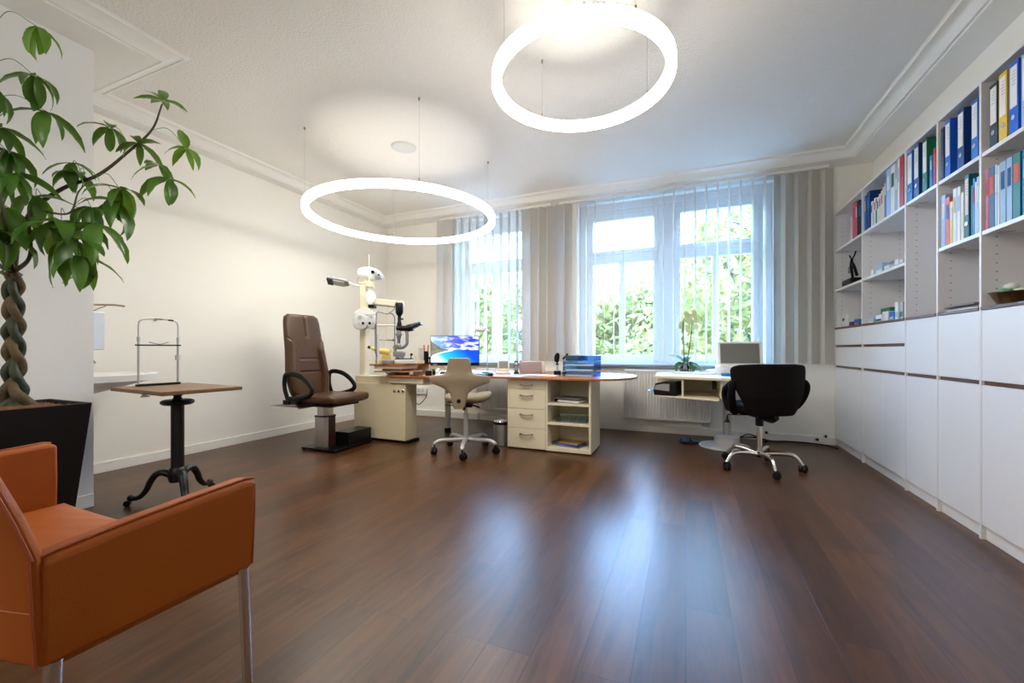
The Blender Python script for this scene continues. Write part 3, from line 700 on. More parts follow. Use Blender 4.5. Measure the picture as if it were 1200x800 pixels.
# ================================================================== RADIATORS
def radiator(x0, x1, z0, z1, label, valve=True):
    yb, yf = YB - .055, YB - .135
    t = thing('radiator', label, 'radiator', ((x0 + x1) / 2, YB - .1, z0))
    mb = MB(); n = int((x1 - x0) / .0333); pts = []
    for k in range(n):                                     # ribbed front sheet
        xa = x0 + .015 + (x1 - x0 - .03) * k / n; st = (x1 - x0 - .03) / n
        for f_, dy in ((0, 0), (.3, 0), (.42, .012), (.88, .012)): pts.append((xa + st * f_, yf + dy))
    pts.append((x1 - .015, yf)); back = [(x1 - .015, yf + .016), (x0 + .015, yf + .016)]
    zz0, zz1 = z0 + .03, z1 - .03
    poly = pts + back
    mb.loft([[Vector((x, y, zz0)) for x, y in poly], [Vector((x, y, zz1)) for x, y in poly]])
    mb.build('front_panel', M_bwhite, t, world=True, sharp=25)
    MB().box((x0, yf - .001, z0), (x1, yf + .02, z0 + .03)).box((x0, yf - .001, z1 - .03), (x1, yf + .02, z1)).box((x0, yf - .001, z0), (x0 + .016, yf + .02, z1)).box((x1 - .016, yf - .001, z0), (x1, yf + .02, z1)).build('panel_rim', M_bwhite, t, bevel=.004, world=True)
    MB().box((x0, yf + .02, z0 + .02), (x0 + .004, yb, z1)).box((x1 - .004, yf + .02, z0 + .02), (x1, yb, z1)).box((x0 + .01, yb - .012, z0 + .02), (x1 - .01, yb, z1 - .02)).build('side_cover', M_bwhite, t, world=True)
    mb = MB()
    k = x0 + .01
    while k < x1 - .01: mb.box((k, yf + .02, z1 - .006), (k + .012, yb, z1)); k += .022
    mb.build('top_grille', M_bwhite, t, world=True)
    MB().box((x0 + .1, yb, z0 + .1), (x0 + .13, YB, z0 + .14)).box((x1 - .13, yb, z0 + .1), (x1 - .1, YB, z0 + .14)).box((x0 + .1, yb, z1 - .14), (x0 + .13, YB, z1 - .1)).box((x1 - .13, yb, z1 - .14), (x1 - .1, YB, z1 - .1)).build('bracket', M_steel, t, world=True)
    if valve:
        MB().cyl((x1 - .08, yf + .04, z0 + .03), (x1 - .08, yf + .04, z0 - .035), .012).cyl((x1 - .03, yf + .04, z0 + .03), (x1 - .03, yf + .04, z0 - .035), .012).cyl((x1 - .09, yf + .04, z0 - .03), (x1 - .02, yf + .04, z0 - .03), .014).cyl((x1 - .055, yf + .04, z0 - .03), (x1 - .055, yf + .10, z0 - .03), .012).build('valve', M_steel, t, world=True)
radiator(-.70, .26, .165, .755, 'white ribbed radiator under the wide double window')
radiator(-2.72, -1.42, .165, .735, 'white ribbed radiator under the left window behind the desk', False)

# ================================================================== ARMCHAIR
xa, xf_ = -.965, -1.975           # outer faces of near and far arm
t = thing('armchair', 'low wide orange leather armchair with chrome legs in the left foreground', 'armchair', ((xa + xf_) / 2, .5, 0))
yb0, yf0 = .325, .70; zb0 = .472
def arm(xo, sgn, w_=.055):
    mb = MB()
    rings = []
    prof_ = [(yf0, .472, .686), (yf0 - .02, .472, .690), (yf0 - .12, .472, .684), (yf0 - .25, .472, .674), (yb0 + .03, .472, .664), (yb0 + .010, .474, .66)]
    for y, z0, z1 in prof_:
        xi = xo + sgn * w_
        rings.append([Vector((xo + sgn * .012, y, z0)), Vector((xi, y, z0)), Vector((xi + sgn * .004, y, (z0 + z1) / 2)), Vector((xi, y, z1 - .004)), Vector((xo + sgn * .012, y, z1)), Vector((xo, y, z1 - .01)), Vector((xo + sgn * .004, y, (z0 + z1) / 2))])
    mb.loft(rings); a = mb.build('armrest', M_orange, t, bevel=.008, world=True, segs=3)
    # piped seam along the top edge
    pm = MB(); pm.tube([(xo + sgn * .010, y, z1 + .0005) for y, z0, z1 in prof_], .0028, 6)
    pm.tube([(xo + sgn * dx_, yf0 - .0015, z) for z, dx_ in ((.478, .0125), (.53, .009), (.58, .0055), (.63, .004), (.675, .004))], .002, 6)
    bmesh.ops.transform(pm.bm, matrix=PM[t.name].inverted(), verts=pm.bm.verts)
    pm.build('piping', mat('seam_leather', (.36, .085, .03), .4), a)
    return a
arm(xa, -1); arm(xf_, 1)
# backrest: leans back, narrower towards the top
mb = MB(); rings = []
N = 24
for z, y, hw, th in ((.476, .335, .492, .07), (.55, .330, .497, .075), (.66, .322, .502, .075), (.72, .305, .500, .072), (.80, .280, .49, .066), (.87, .258, .475, .058), (.90, .250, .455, .045)):
    cx = (xa + xf_) / 2; ring = []
    for k in range(N + 1): 
        s_ = -1 + 2 * k / N; ring.append(Vector((cx + s_ * hw, y - .028 * (1 - abs(s_) ** 6) * 1.0, z)))
    for k in range(N + 1):
        s_ = 1 - 2 * k / N; ring.append(Vector((cx + s_ * (hw - .004), y + .014 + (th - .014) * (1 - abs(s_) ** 5) - .028 * (1 - abs(s_) ** 4), z)))
    rings.append(ring)
mb.loft(rings); bk = mb.build('backrest', M_orange, t, bevel=.010, world=True, segs=3)
pm = MB()
for s_ in (-1, 1):
    cx = (xa + xf_) / 2
    pm.tube([(cx + s_ * .503, .322, .66), (cx + s_ * .501, .305, .72), (cx + s_ * .491, .280, .80), (cx + s_ * .476, .257, .87)], .003, 6)
    pm.tube([(cx + s_ * .492, .330, .478), (cx + s_ * .497, .325, .55), (cx + s_ * .502, .319, .66)], .0022, 6)
pm.tube([((xa + xf_) / 2 + s_ * .495, .3275 - .0285 * (1 - abs(s_) ** 6), .57) for s_ in [-1 + 2 * k / 16 for k in range(17)]], .0012, 6)
bmesh.ops.transform(pm.bm, matrix=PM[t.name].inverted(), verts=pm.bm.verts); pm.build('piping', mat('seam_leather', (.36, .085, .03), .4), bk)
# seat cushion, crowned with soft creases
mb = MB(); nx, ny = 40, 20; grid = []
x0, x1 = xf_ + .055, xa - .055; y0, y1 = .36, .715
for j in range(ny + 1):
    row = []
    for i in range(nx + 1):
        a = i / nx; b_ = j / ny; x = x0 + (x1 - x0) * a; y = y0 + (y1 - y0) * b_
        cr_ = (1 - (2 * a - 1) ** 4) * (1 - max(0, b_ * 1.02 - .0) ** 8)
        cre = .0035 * noise.noise(Vector((x * 7 + y * 4, y * 26 - x * 9, 0))) * (1 - abs(2 * a - 1) ** 3)
        row.append(mb.bm.verts.new((x, y, .486 + .034 * cr_ + cre * (1 if 0 < j < ny else 0))))
    grid.append(row)
for j in range(ny):
    for i in range(nx): mb.bm.faces.new((grid[j][i], grid[j][i + 1], grid[j + 1][i + 1], grid[j + 1][i]))
lo = {}
def low(v):
    if v not in lo: lo[v] = mb.bm.verts.new((v.co.x, v.co.y, .445))
    return lo[v]
bd = [grid[0][i] for i in range(nx + 1)] + [grid[j][nx] for j in range(1, ny + 1)] + [grid[ny][i] for i in range(nx - 1, -1, -1)] + [grid[j][0] for j in range(ny - 1, 0, -1)]
for p, q in zip(bd, bd[1:] + bd[:1]): mb.bm.faces.new((p, q, low(q), low(p)))
mb.bm.faces.new([low(v) for v in bd])
mb.build('seat', M_orange, t, world=True, sharp=60)
for x, dx in ((xa - .022, .01), (xf_ + .022, -.01)):
    for y, dy in ((yf0 - .018, .012), (yb0 + .03, -.02)):
        MB().cyl((x, y, .475), (x + dx, y + dy, .012), .0115, .010, 16).lathe([(.0, 0), (.012, 0), (.012, .012), (0, .012)], c=(x + dx, y + dy, 0), seg=14).build('leg', M_chrome, t, world=True)
MB().box((xf_ + .06, yb0 + .06, .463), (xa - .06, yf0 - .06, .474)).build('seat_frame', M_black, t, world=True)
bt = MB(); bt.ball((xa - .028, yf0 + .002, .545), .013, 14, (.5, .5, 1.2)); bt.build('strap_button', mat('button_brown', (.12, .03, .02), .5), t, world=True)

# ================================================================== PLANT
pc = Vector((-3.215, 1.0, 0))
t = thing('planter', 'tall tapered black square planter beside the partition', 'planter', pc)
mb = MB(); ZP = .71
def sq(h, z): return [Vector((x * h, y * h, z)) for x, y in ((-1, -1), (1, -1), (1, 1), (-1, 1))]
mb.loft([sq(.165, 0), sq(.226, ZP), sq(.212, ZP), sq(.205, ZP - .035)])
mb.build('pot', M_pot, t, bevel=.004)
gm = MB(); n = 30
gv = [[gm.bm.verts.new((-.205 + .41 * i / n, -.205 + .41 * j / n, ZP - .03 + .022 * noise.noise(Vector((i * .9, j * .9, 0))) + .03 * (1 - max(abs(2 * i / n - 1), abs(2 * j / n - 1)) ** 2))) for i in range(n + 1)] for j in range(n + 1)]
for j in range(n):
    for i in range(n): gm.bm.faces.new((gv[j][i], gv[j][i + 1], gv[j + 1][i + 1], gv[j + 1][i]))
so = gm.build('clay_granules', M_soil, t, sharp=180); so['kind'] = 'stuff'
plant = thing('money_tree', 'leafy money tree with braided trunk in the black planter', 'plant', (pc.x, pc.y, ZP))
inv = PM[plant.name].inverted()
tb = onX(15, 470, pc.x); 
cx0, cy0 = pc.x, pc.y + .012
zt0, zt1 = ZP, 1.40
M_bark2 = mat('green_bark', (.028, .038, .018), .6, vary=.6, scale=14, bump=.4, bscale=60)
mb = MB()
for s_ in range(4):
    pts = []; rr = []; nf = len(mb.bm.faces)
    for k in range(90):
        f_ = k / 89; a = s_ * math.pi / 2 + f_ * 11.0 + .4; ba = max(0, 1 - f_ * 4.5) ** 1.3
        wx = (.028 * (1 - .25 * f_) + .034 * ba) * math.sin(a); wy = (.019 + .022 * ba) * math.sin(2 * a + (s_ % 2) * .3)
        pts.append((cx0 + wx * CS - wy * SN - .02 * f_, cy0 + wx * SN + wy * CS, zt0 - .05 + (zt1 - zt0 + .05) * f_)); rr.append((.0205 - .004 * f_) + .014 * ba + .0012 * math.sin(k * .7 + s_))
    mb.tube(pts, rr, 12)
    mb.bm.faces.ensure_lookup_table()
    for f_ in mb.bm.faces[nf:]: f_.material_index = s_ % 2
bmesh.ops.transform(mb.bm, matrix=inv, verts=mb.bm.verts); mb.build('trunk', [M_bark, M_bark2], plant, sharp=180)
top = Vector((cx0 - .02, cy0, 1.40))
DP = 2.14
def P3(u, v, d=DP): return D(u, v, d)
branches = [[top, P3(22, 280), P3(40, 245, 2.18), P3(75, 220, 2.22), P3(115, 205, 2.26), P3(150, 178, 2.3), P3(178, 152, 2.32), P3(190, 122, 2.33)],
            [top, P3(35, 300, 2.1), P3(34, 255, 2.08), P3(38, 240, 2.05)],
            [top, P3(-12, 240, 2.0), P3(-20, 120, 2.0), P3(-12, 60, 2.0), P3(-4, 22, 2.0)],
            [P3(40, 245, 2.18), P3(80, 250, 2.1), P3(92, 225, 2.12), P3(108, 208, 2.12)],
            [top, P3(5, 260, 1.95), P3(-4, 200, 1.9), P3(5, 175, 1.88)],
            [top, P3(-5, 290, 2.1), P3(-30, 240, 2.0), P3(-55, 160, 1.95)],
            [top, P3(-20, 300, 1.95), P3(-70, 260, 1.9), P3(-110, 200, 1.85)]]
bpts = []
for i, b_ in enumerate(branches):
    pts = bez(b_, 8); n = len(pts)
    bpts += pts
    mb = MB(); r0 = [.014, .011, .011, .006, .010, .012, .012][i]; mb.tube(pts, [r0 * (1 - .75 * k / n) for k in range(n)], 8)
    bmesh.ops.transform(mb.bm, matrix=inv, verts=mb.bm.verts); mb.build('branch', M_twig if i else mat('brown_branch', (.06, .05, .03), .7), plant, sharp=180)
def leaflet(mb, o, az, L_, W_, pitch, curl, seed, fold=.25):
    rn = random.Random(seed); n = 9
    p = Vector(o); d_h = Vector((math.cos(az), math.sin(az), 0)); side = Vector((-math.sin(az), math.cos(az), 0))
    side = (side + Vector((0, 0, rn.uniform(-.35, .35)))).normalized(); rows = []
    for k in range(n + 1):
        s_ = k / n; ang = pitch - curl * s_
        if k: p = p + (d_h * math.cos(ang) + Vector((0, 0, math.sin(ang)))) * (L_ / n)
        nrm = -d_h * math.sin(ang) + Vector((0, 0, math.cos(ang)))
        wv = W_ * math.sin(math.pi * min(1, (s_ * .96 + .04)) ** .82) ** .85 if s_ < 1 else 0
        wv = max(wv, .0008)
        wav = .05 * W_ * math.sin(s_ * 22 + seed)
        rows.append([mb.bm.verts.new(p - side * wv + nrm * (fold * wv + wav)), mb.bm.verts.new(p - side * wv * .5 + nrm * fold * wv * .35), mb.bm.verts.new(p), mb.bm.verts.new(p + side * wv * .5 + nrm * fold * wv * .35), mb.bm.verts.new(p + side * wv + nrm * (fold * wv - wav))])
    for a, b_ in zip(rows, rows[1:]):
        for i in range(4): mb.bm.faces.new((a[i], a[i + 1], b_[i + 1], b_[i]))
def compound(u, v, d, Lpx, n, seed, az0=None, spread=2 * math.pi, pit=-.25, curl=1.0, young=False, wr=.155):
    hub = P3(u, v, d); rn = random.Random(seed); L0 = Lpx / F_PX * d
    near = min(bpts, key=lambda q: (q - hub).length + max(0, q.z - hub.z) * .1)
    mb = MB()
    m_ = (near + hub) / 2 + Vector((0, 0, .04 + .10 * (hub - near).length)) + Vector((rn.uniform(-.02, .02), rn.uniform(-.02, .02), 0))
    mb.tube(bez([near, m_, hub], 6), .0016, 5)
    base_ = rn.uniform(0, 6.28) if az0 is None else az0
    for k in range(n):
        az = base_ + spread * (k / n if spread > 6 else (k / max(1, n - 1) - .5)) + rn.uniform(-.18, .18)
        L_ = L0 * rn.uniform(.75, 1.1)
        leaflet(mb, hub + Vector((math.cos(az), math.sin(az), 0)) * .006, az, L_, L_ * wr * rn.uniform(.85, 1.15), pit + rn.uniform(-.75, .5), curl * rn.uniform(.6, 1.3), seed * 17 + k)
    bmesh.ops.transform(mb.bm, matrix=inv, verts=mb.bm.verts); mb.build('leaf', M_leaf2 if young else M_leaf, plant, sharp=180)
hubs = [(45, 32, 2.0, 42, 5, 1), (41, 89, 2.05, 42, 6, 0), (57, 132, 2.1, 46, 5, 0), (10, 178, 2.0, 42, 7, 0), (192, 118, 2.33, 28, 7, 1), (129, 150, 2.3, 34, 6, 0), (163, 168, 2.3, 30, 6, 0), (218, 174, 2.35, 30, 6, 1),
        (186, 193, 2.3, 30, 6, 0), (85, 191, 2.2, 34, 6, 0), (42, 230, 2.15, 44, 6, 0), (107, 243, 2.15, 44, 6, 0), (72, 260, 2.1, 58, 6, 0), (140, 221, 2.2, 42, 7, 0), (112, 262, 2.1, 52, 6, 0), (3, 272, 2.0, 62, 6, 0),
        (5, 243, 2.0, 50, 6, 0), (84, 280, 2.05, 62, 6, 0), (198, 210, 2.3, 38, 5, 0), (15, 203, 2.0, 42, 6, 0), (90, 203, 2.2, 32, 6, 0), (136, 236, 2.25, 46, 6, 0), (60, 268, 2.15, 50, 6, 0), (0, 150, 1.95, 44, 6, 0),
        (-15, 100, 1.95, 44, 6, 0), (-30, 190, 1.95, 50, 6, 0), (-50, 240, 1.9, 55, 6, 0), (-70, 170, 1.85, 50, 6, 0), (-100, 210, 1.9, 50, 6, 0), (-55, 130, 1.9, 45, 6, 0), (92, 300, 2.05, 48, 5, 0)]
for i, (u, v, d, Lp, n, yg) in enumerate(hubs): compound(u, v, d, Lp * 1.02, n + (0 if u > 30 else 1), 31 + i * 7, curl=1.3 if Lp > 30 else .9, young=bool(yg), pit=-.3 if Lp > 30 else .1)

# ================================================================== OLD IRON TABLE with chin rest
t = thing('pedestal_table', 'small wooden table on a black iron tripod pedestal with hand wheel', 'table', (-3.10, 1.70, 0), R(-5))
MB().box((-.335, -.225, .728), (.335, .225, .752)).build('tabletop', M_oak, t, bevel=.004)
MB().lathe([(0, .69), (.02, .69), (.055, .715), (.10, .728), (0, .728)], seg=24).build('top_flange', M_blackm, t)
MB().lathe([(.0, .635), (.075, .635), (.088, .642), (.092, .652), (.088, .662), (.075, .668), (.03, .664), (.02, .69), (.0, .69)], seg=36).build('hand_wheel', M_blackm, t)
pr = []
for k in range(36):
    q = 2 * math.pi * k / 36; pr.append(((.036 if k % 6 else .031) * math.cos(q), (.036 if k % 6 else .031) * math.sin(q)))
mb = MB(); mb.prism(pr, .215, .636); mb.lathe([(0, .13), (.045, .13), (.052, .16), (.052, .20), (.046, .215), (.038, .225), (0, .225)], seg=28); mb.build('column', M_blackm, t)
for k in range(3):
    a = R(-11 + 120 * k); ca, sa = math.cos(a), math.sin(a)
    P_ = [(.03, .175), (.075, .195), (.115, .185), (.145, .14), (.165, .09), (.20, .05), (.245, .042)]
    pts = bez([(x * ca, x * sa, z) for x, z in P_], 7); n = len(pts)
    MB().tube(pts, [.030 - .013 * (i / n) for i in range(n)], 12, flat=.8).ball((.245 * ca, .245 * sa, .05), .02, 12).build('leg', M_blackm, t)
    lg = MB(); lg.cyl((.262 * ca - .012 * sa, .262 * sa + .012 * ca, .018), (.262 * ca + .012 * sa, .262 * sa - .012 * ca, .018), .018, seg=18).cyl((.252 * ca, .252 * sa, .03), (.258 * ca, .258 * sa, .05), .007)
    lg.build('caster', M_blackm, t)
mb = MB(); mb.cyl((-.12, -.13, .69), (-.12, -.13, .728), .012).cyl((-.12, -.13, .69), (-.12, -.13, .697), .02).cyl((-.12, -.13, .698), (-.05, -.13, .698), .004); mb.build('clamp_screw', M_steel, t)

cr0 = Vector((-3.355, 1.725, .7525))
t = thing('chin_rest', 'slim metal chin rest frame standing on the iron pedestal table', 'chin rest', cr0, R(-5))
MB().box((-.014, -.125, 0), (.014, .125, .014)).build('foot_bar', M_black, t, bevel=.002)
for s_ in (-1, 1): MB().cyl((0, s_ * .112, .014), (0, s_ * .112, .30), .0065).cyl((0, s_ * .112, .30), (0, s_ * .112, .33), .0085).build('post', M_silver, t)
MB().tube(bez([(0, -.112, .30), (0, -.112, .41), (0, -.10, .44), (-.01, -.06, .452), (-.015, 0, .455), (-.01, .06, .452), (0, .10, .44), (0, .112, .41), (0, .112, .30)], 6), .0045, 8).build('head_bow', M_steel, t)
MB().box((-.006, -.022, .448), (.004, .022, .460)).build('forehead_pad', M_grey, t, bevel=.003); MB().box((-.004, .055, .445), (.006, .085, .455)).build('forehead_pad', M_black, t, bevel=.003)
mb = MB(); mb.box((-.008, -.128, .270), (.008, .128, .279)); mb.build('cross_bar', M_black, t)
mb = MB(); mb.tube(bez([(0, -.055, .296), (.005, -.03, .288), (.01, 0, .282), (.005, .03, .288), (0, .055, .296)], 5), .006, 8, flat=.5); mb.build('chin_cup', M_grey, t)
MB().cyl((0, .112, .17), (0, .112, .205), .016, seg=14).build('height_collar', M_ltgrey, t)

# ================================================================== WASHBASIN, dispenser, rail behind the partition
bx = Vector((-3.93, YC, .80))
t = thing('washbasin', 'white washbasin fixed behind the grey partition end', 'washbasin', (bx.x, YC, .80))
def basin_ring(z, dep, hw, inset_=0):
    out = []
    for k in range(33):
        q = math.pi * k / 32; x = -math.cos(q) * (hw - inset_); y = (dep - inset_) * math.sin(q) ** .6; out.append(Vector((x, max(y, .0), z)))
    return out
mb = MB(); mb.loft([basin_ring(-.115, .16, .14), basin_ring(-.09, .26, .2), basin_ring(-.055, .40, .26), basin_ring(-.03, .50, .29), basin_ring(-.028, .535, .30), basin_ring(.015, .545, .305), basin_ring(.02, .54, .30), basin_ring(.02, .50, .26), basin_ring(-.04, .42, .2)])
mb.build('bowl_body', M_bwhite, t, sharp=50)
MB().cyl((0, .08, .02), (0, .08, .10), .014).tube(bez([(0, .08, .10), (0, .10, .13), (0, .17, .13), (0, .19, .10)], 5), .009, 10).build('tap', M_chrome, t)
MB().cyl((0, .10, -.115), (0, .10, -.30), .016).cyl((0, .0, -.30), (0, .10, -.30), .016).build('siphon', M_chrome, t)
d0 = D(121, 388, 2.95)
t = thing('towel_dispenser', 'white paper towel dispenser behind the grey partition end', 'dispenser', (-3.89, YC, .99))
MB().loft([[Vector((-.14, 0, -.0)), Vector((.14, 0, 0)), Vector((.14, .168, .005)), Vector((-.14, .168, .005))], [Vector((-.14, 0, .265)), Vector((.14, 0, .265)), Vector((.14, .172, .27)), Vector((-.14, .172, .27))]]).build('housing', mat('pale_blue_white', (.66, .72, .80), .35), t, bevel=.008)
MB().box((-.1, .06, -.004), (.1, .10, .001)).build('paper_slot', M_grey, t)
t = thing('hook_rail', 'brown branching hook rail above the towel dispenser', 'hook rail', (-3.93, YC, 1.31))
mb = MB(); mb.tube([(0, 0, 0), (0, .18, .01), (0, .30, .02), (0, .36, .015)], .007, 8)
for y in (.10, .17, .25): mb.tube([(0, y, .006), (0, y - .04, -.015), (0, y - .07, -.035)], .004, 6)
mb.build('rail', mat('taupe_metal', (.28, .23, .17), .4, metal=.5), t)
t = thing('wall_button', 'small round grey button on the left wall past the partition', 'wall button', (XL, 2.22, 1.26))
MB().cyl((0, 0, 0), (.012, 0, 0), .012).build('button', M_grey, t); MB().cyl((0, 0, 0), (.004, 0, 0), .022, seg=24).build('rosette', M_wall, t)
o = t
MB().box((XP - .0, .9, .38), (XP + .001, .95, .40)).build('x', M_wall) if False else None

# ================================================================== EXAMINATION CHAIR
EX = Vector((-3.33, 3.20, 0))
t = thing('examination_chair', 'high-backed brown leather examination chair with looped black armrests', 'chair', EX, R(2))
mb = MB(); mb.box((-.20, -.17, .012), (.225, .37, .032)); mb.build('base_plate', M_black, t, bevel=.004)
mb = MB()
for x, y in ((-.18, -.15), (.20, -.15), (.20, .34), (-.18, .34)): mb.cyl((x, y, 0), (x, y, .013), .014)
mb.build('levelling_feet', M_black, t)
MB().box((.03, .03, .032), (.22, .36, .165)).build('drive_box', M_black, t, bevel=.004)
def oct_(hx, hy, c=.03): return [(-hx, -hy + c), (-hx + c, -hy), (hx - c, -hy), (hx, -hy + c), (hx, hy - c), (hx - c, hy), (-hx + c, hy), (-hx, hy - c)]
M_ = Matrix.Translation((-.01, -.05, 0))
MB().prism(oct_(.085, .078), .032, .335, M_).build('column_sleeve', M_steel, t, bevel=.003)
MB().prism(oct_(.088, .081), .33, .340, M_).build('sleeve_collar', M_black, t)
MB().box((.022 + .053, -.095, .04), (.0765, -.005, .33), None).build('column_panel', mat('dark_red_brown', (.03, .010, .007), .35), t)
MB().prism(oct_(.070, .064), .34, .445, M_).build('column_top', M_steel, t, bevel=.003)
MB().box((-.24, -.19, .44), (.20, .19, .462)).box((-.28, -.24, .462), (.05, .25, .478)).cyl((.18, -.17, .452), (.18, -.195, .452), .012).cyl((-.05, -.19, .452), (-.05, -.2, .452), .012).build('seat_mechanism', M_black, t, bevel=.003)
MB().box((-.34, -.26, .455), (-.26, -.215, .50)).cyl((-.30, -.265, .478), (-.30, -.26, .478), .012).build('recline_joint', M_black, t, bevel=.004)
# seat: loft along local x
rings = []
for x, hw, zt, th in ((-.23, .21, .53, .06), (-.20, .245, .545, .075), (0, .262, .545, .08), (.14, .272, .552, .085), (.22, .27, .556, .085), (.262, .262, .548, .078), (.285, .24, .53, .05)):
    ring = []
    for p in se(0, 0, 0, hw, th / 2, 3.6, 40):
        yy, zz = p.x, p.y; ring.append(Vector((x, yy, zt - th / 2 + zz + (.018 * (abs(yy) / hw) ** 3 if zz > 0 else 0))))
    rings.append(ring)
MB().loft(rings).build('seat', M_brown, t, sharp=70)
# backrest
BW = [(.50, .20), (.58, .235), (.70, .255), (.78, .258), (.88, .245), (1.0, .232), (1.15, .225), (1.28, .215), (1.33, .20), (1.355, .165)]
def bx_(z): return -.255 - (z - .5) * .155
rings = []
for k in range(90):
    z = .50 + (1.357 - .50) * k / 89; hw = interp(BW, z); th = .05 if .52 < z < 1.34 else .035
    ring = []
    for p in se(0, 0, 0, hw, th, 3.2, 200):
        yy, xx = p.x, p.y
        g = 0
        if xx > 0:
            g -= .034 * math.exp(-((yy) / .009) ** 4) * (1 if z > 1.13 else math.exp(-((1.13 - z) / .012) ** 2))
            inner = hw * (.56 + .30 * max(0, (z - .98) / .12) ** 2)                # inner edge of the side bolsters
            if z < 1.10 and abs(yy) > inner: g += .030 * min(1, (abs(yy) - inner) / .012) * min(1, (1.10 - z) / .02) * max(0, 1 - max(0, abs(yy) - hw * .80) / (hw * .2)) ** .6
            if z < 1.12: g -= .008 * math.exp(-((abs(yy) - inner) / .006) ** 2)
            if abs(yy) < inner: g -= .010 * math.exp(-((z - .90) / .006) ** 2) + .010 * math.exp(-((z - .77) / .006) ** 2)
        ring.append(Vector((bx_(z) + xx + g, yy, z)))
    rings.append(ring)
MB().loft(rings).build('backrest', M_brown, t, sharp=60)
MB().tube(bez([(-.10, 0, .45), (-.24, 0, .455), (-.33, 0, .50), (-.345, 0, .62)], 5), .02, 8, flat=2.2).build('back_bracket', M_black, t)
for y in (-.285, .285):
    ty = 1 if y > 0 else -1
    loop = [(-.25, y, .52), (-.285, y, .62), (-.285, y, .72), (-.262, y, .752), (-.20, y, .76), (-.11, y, .745), (-.02, y, .70), (.045, y, .64), (.06, y, .60), (.03, y, .565), (-.06, y, .535), (-.15, y - ty * .0, .52)]
    MB().tube(bez(loop + [loop[0]], 6)[:-1], .016, 10, cyclic=True, flat=1.5).build('armrest', M_black, t)
    MB().box((-.20, min(y, y - ty * .09), .468), (-.12, max(y, y - ty * .09), .482)).box((-.20, y - .012, .468), (-.12, y + .012, .53)).build('armrest_bracket', M_black, t)
fb = MB(); fb.box((-.50, -.30, .425), (-.10, -.02, .437)); ob = fb.build('footrest_board', M_oak, t, bevel=.002)
fb = MB()
for a, b in (((-.505, -.305, .422), (-.095, -.30, .441)), ((-.505, -.02, .422), (-.095, -.015, .441)), ((-.505, -.30, .422), (-.50, -.02, .441))): fb.box(a, b)
fb.build('edge_rim', M_bwhite, ob)
MB().box((-.14, -.17, .437), (-.10, -.15, .4405)).box((-.2, -.16, .437), (-.08, -.08, .4405)).build('hinge', M_black, t)

# ================================================================== REFRACTION UNIT
RU = Vector((-3.08, 3.9, 0))
t = thing('refraction_unit', 'cream eye examination unit with instrument column and wooden instrument table', 'refraction unit', RU)
MB().box((-3.43, 3.64, .03), (-2.735, 3.84, .628)).build('cabinet', M_cream, t, bevel=.003, world=True)
MB().box((-3.41, 3.66, 0), (-2.71, 3.86, .03)).build('plinth', M_black, t, bevel=.002, world=True)
MB().box((-3.43, 3.655, .629), (-2.945, 3.84, .705)).build('upper_casing', M_cream, t, bevel=.003, world=True)
for u in (462.5, 467.5, 472.5):
    p = onY(u, 458, 3.64)
    m_ = Matrix.Translation(p) @ Matrix.Rotation(R(90), 4, 'X')
    o = MB().lathe([(.0, 0), (.017, 0), (.017, .006), (.012, .010), (0, .010)], seg=20, M=m_).build('socket', M_chrome, t, world=True)
    MB().lathe([(.0, .010), (.0045, .010), (.0045, .0108), (0, .0108)], seg=14, M=Matrix.Translation(Vector(p) - RU) @ Matrix.Rotation(R(90), 4, 'X')).build('socket_hole', M_black, o)
cxc = Vector((-3.365, 3.74, 0))
MB().loft([[Vector((cxc.x + p.x, cxc.y + p.y, z)) for p in se(0, 0, 0, .045, .045, 5, 32)] for z in (.70, 1.735)]).build('column', M_creamL, t, world=True)
MB().box((cxc.x - .05, cxc.y - .05, 1.735), (cxc.x + .05, cxc.y + .05, 1.755)).build('column_cap', M_creamL, t, bevel=.006, world=True)
dC = -cxc.x * SN + cxc.y * CS
def K(u, v, d=dC): return D(u, v, d)
CF = Matrix.Rotation(YAW, 4, 'Z')                 # frame facing the viewer: x right, y away
# examination lamp on a jointed arm
MB().tube([K(422, 335), K(417, 334.2), K(409, 331.5)], .010, 10).build('lamp_arm', M_bwhite, t, world=True)
M_ = Matrix.Translation(K(398, 330)) @ Matrix.Rotation(YAW + .2, 4, 'Z') @ Matrix.Rotation(R(9), 4, 'Y') @ Matrix.Rotation(R(-22), 4, 'X')
o = MB().loft([[M_ @ Vector((x, p.x, p.y)) for p in se(0, 0, 0, hy, hz, 3, 24)] for x, hy, hz in ((-.13, .05, .012), (-.125, .065, .02), (-.06, .07, .024), (.05, .068, .022), (.10, .05, .015))]).build('lamp_head', M_grey, t, world=True)
MB().box((-.128, -.062, -.028), (-.07, .062, -.016), M_).build('lamp_cap', M_black, t, world=True)
MB().box((-.06, -.055, -.027), (.06, .055, -.02), M_).build('lamp_panel', M_ltgrey, t, world=True, bevel=.002)
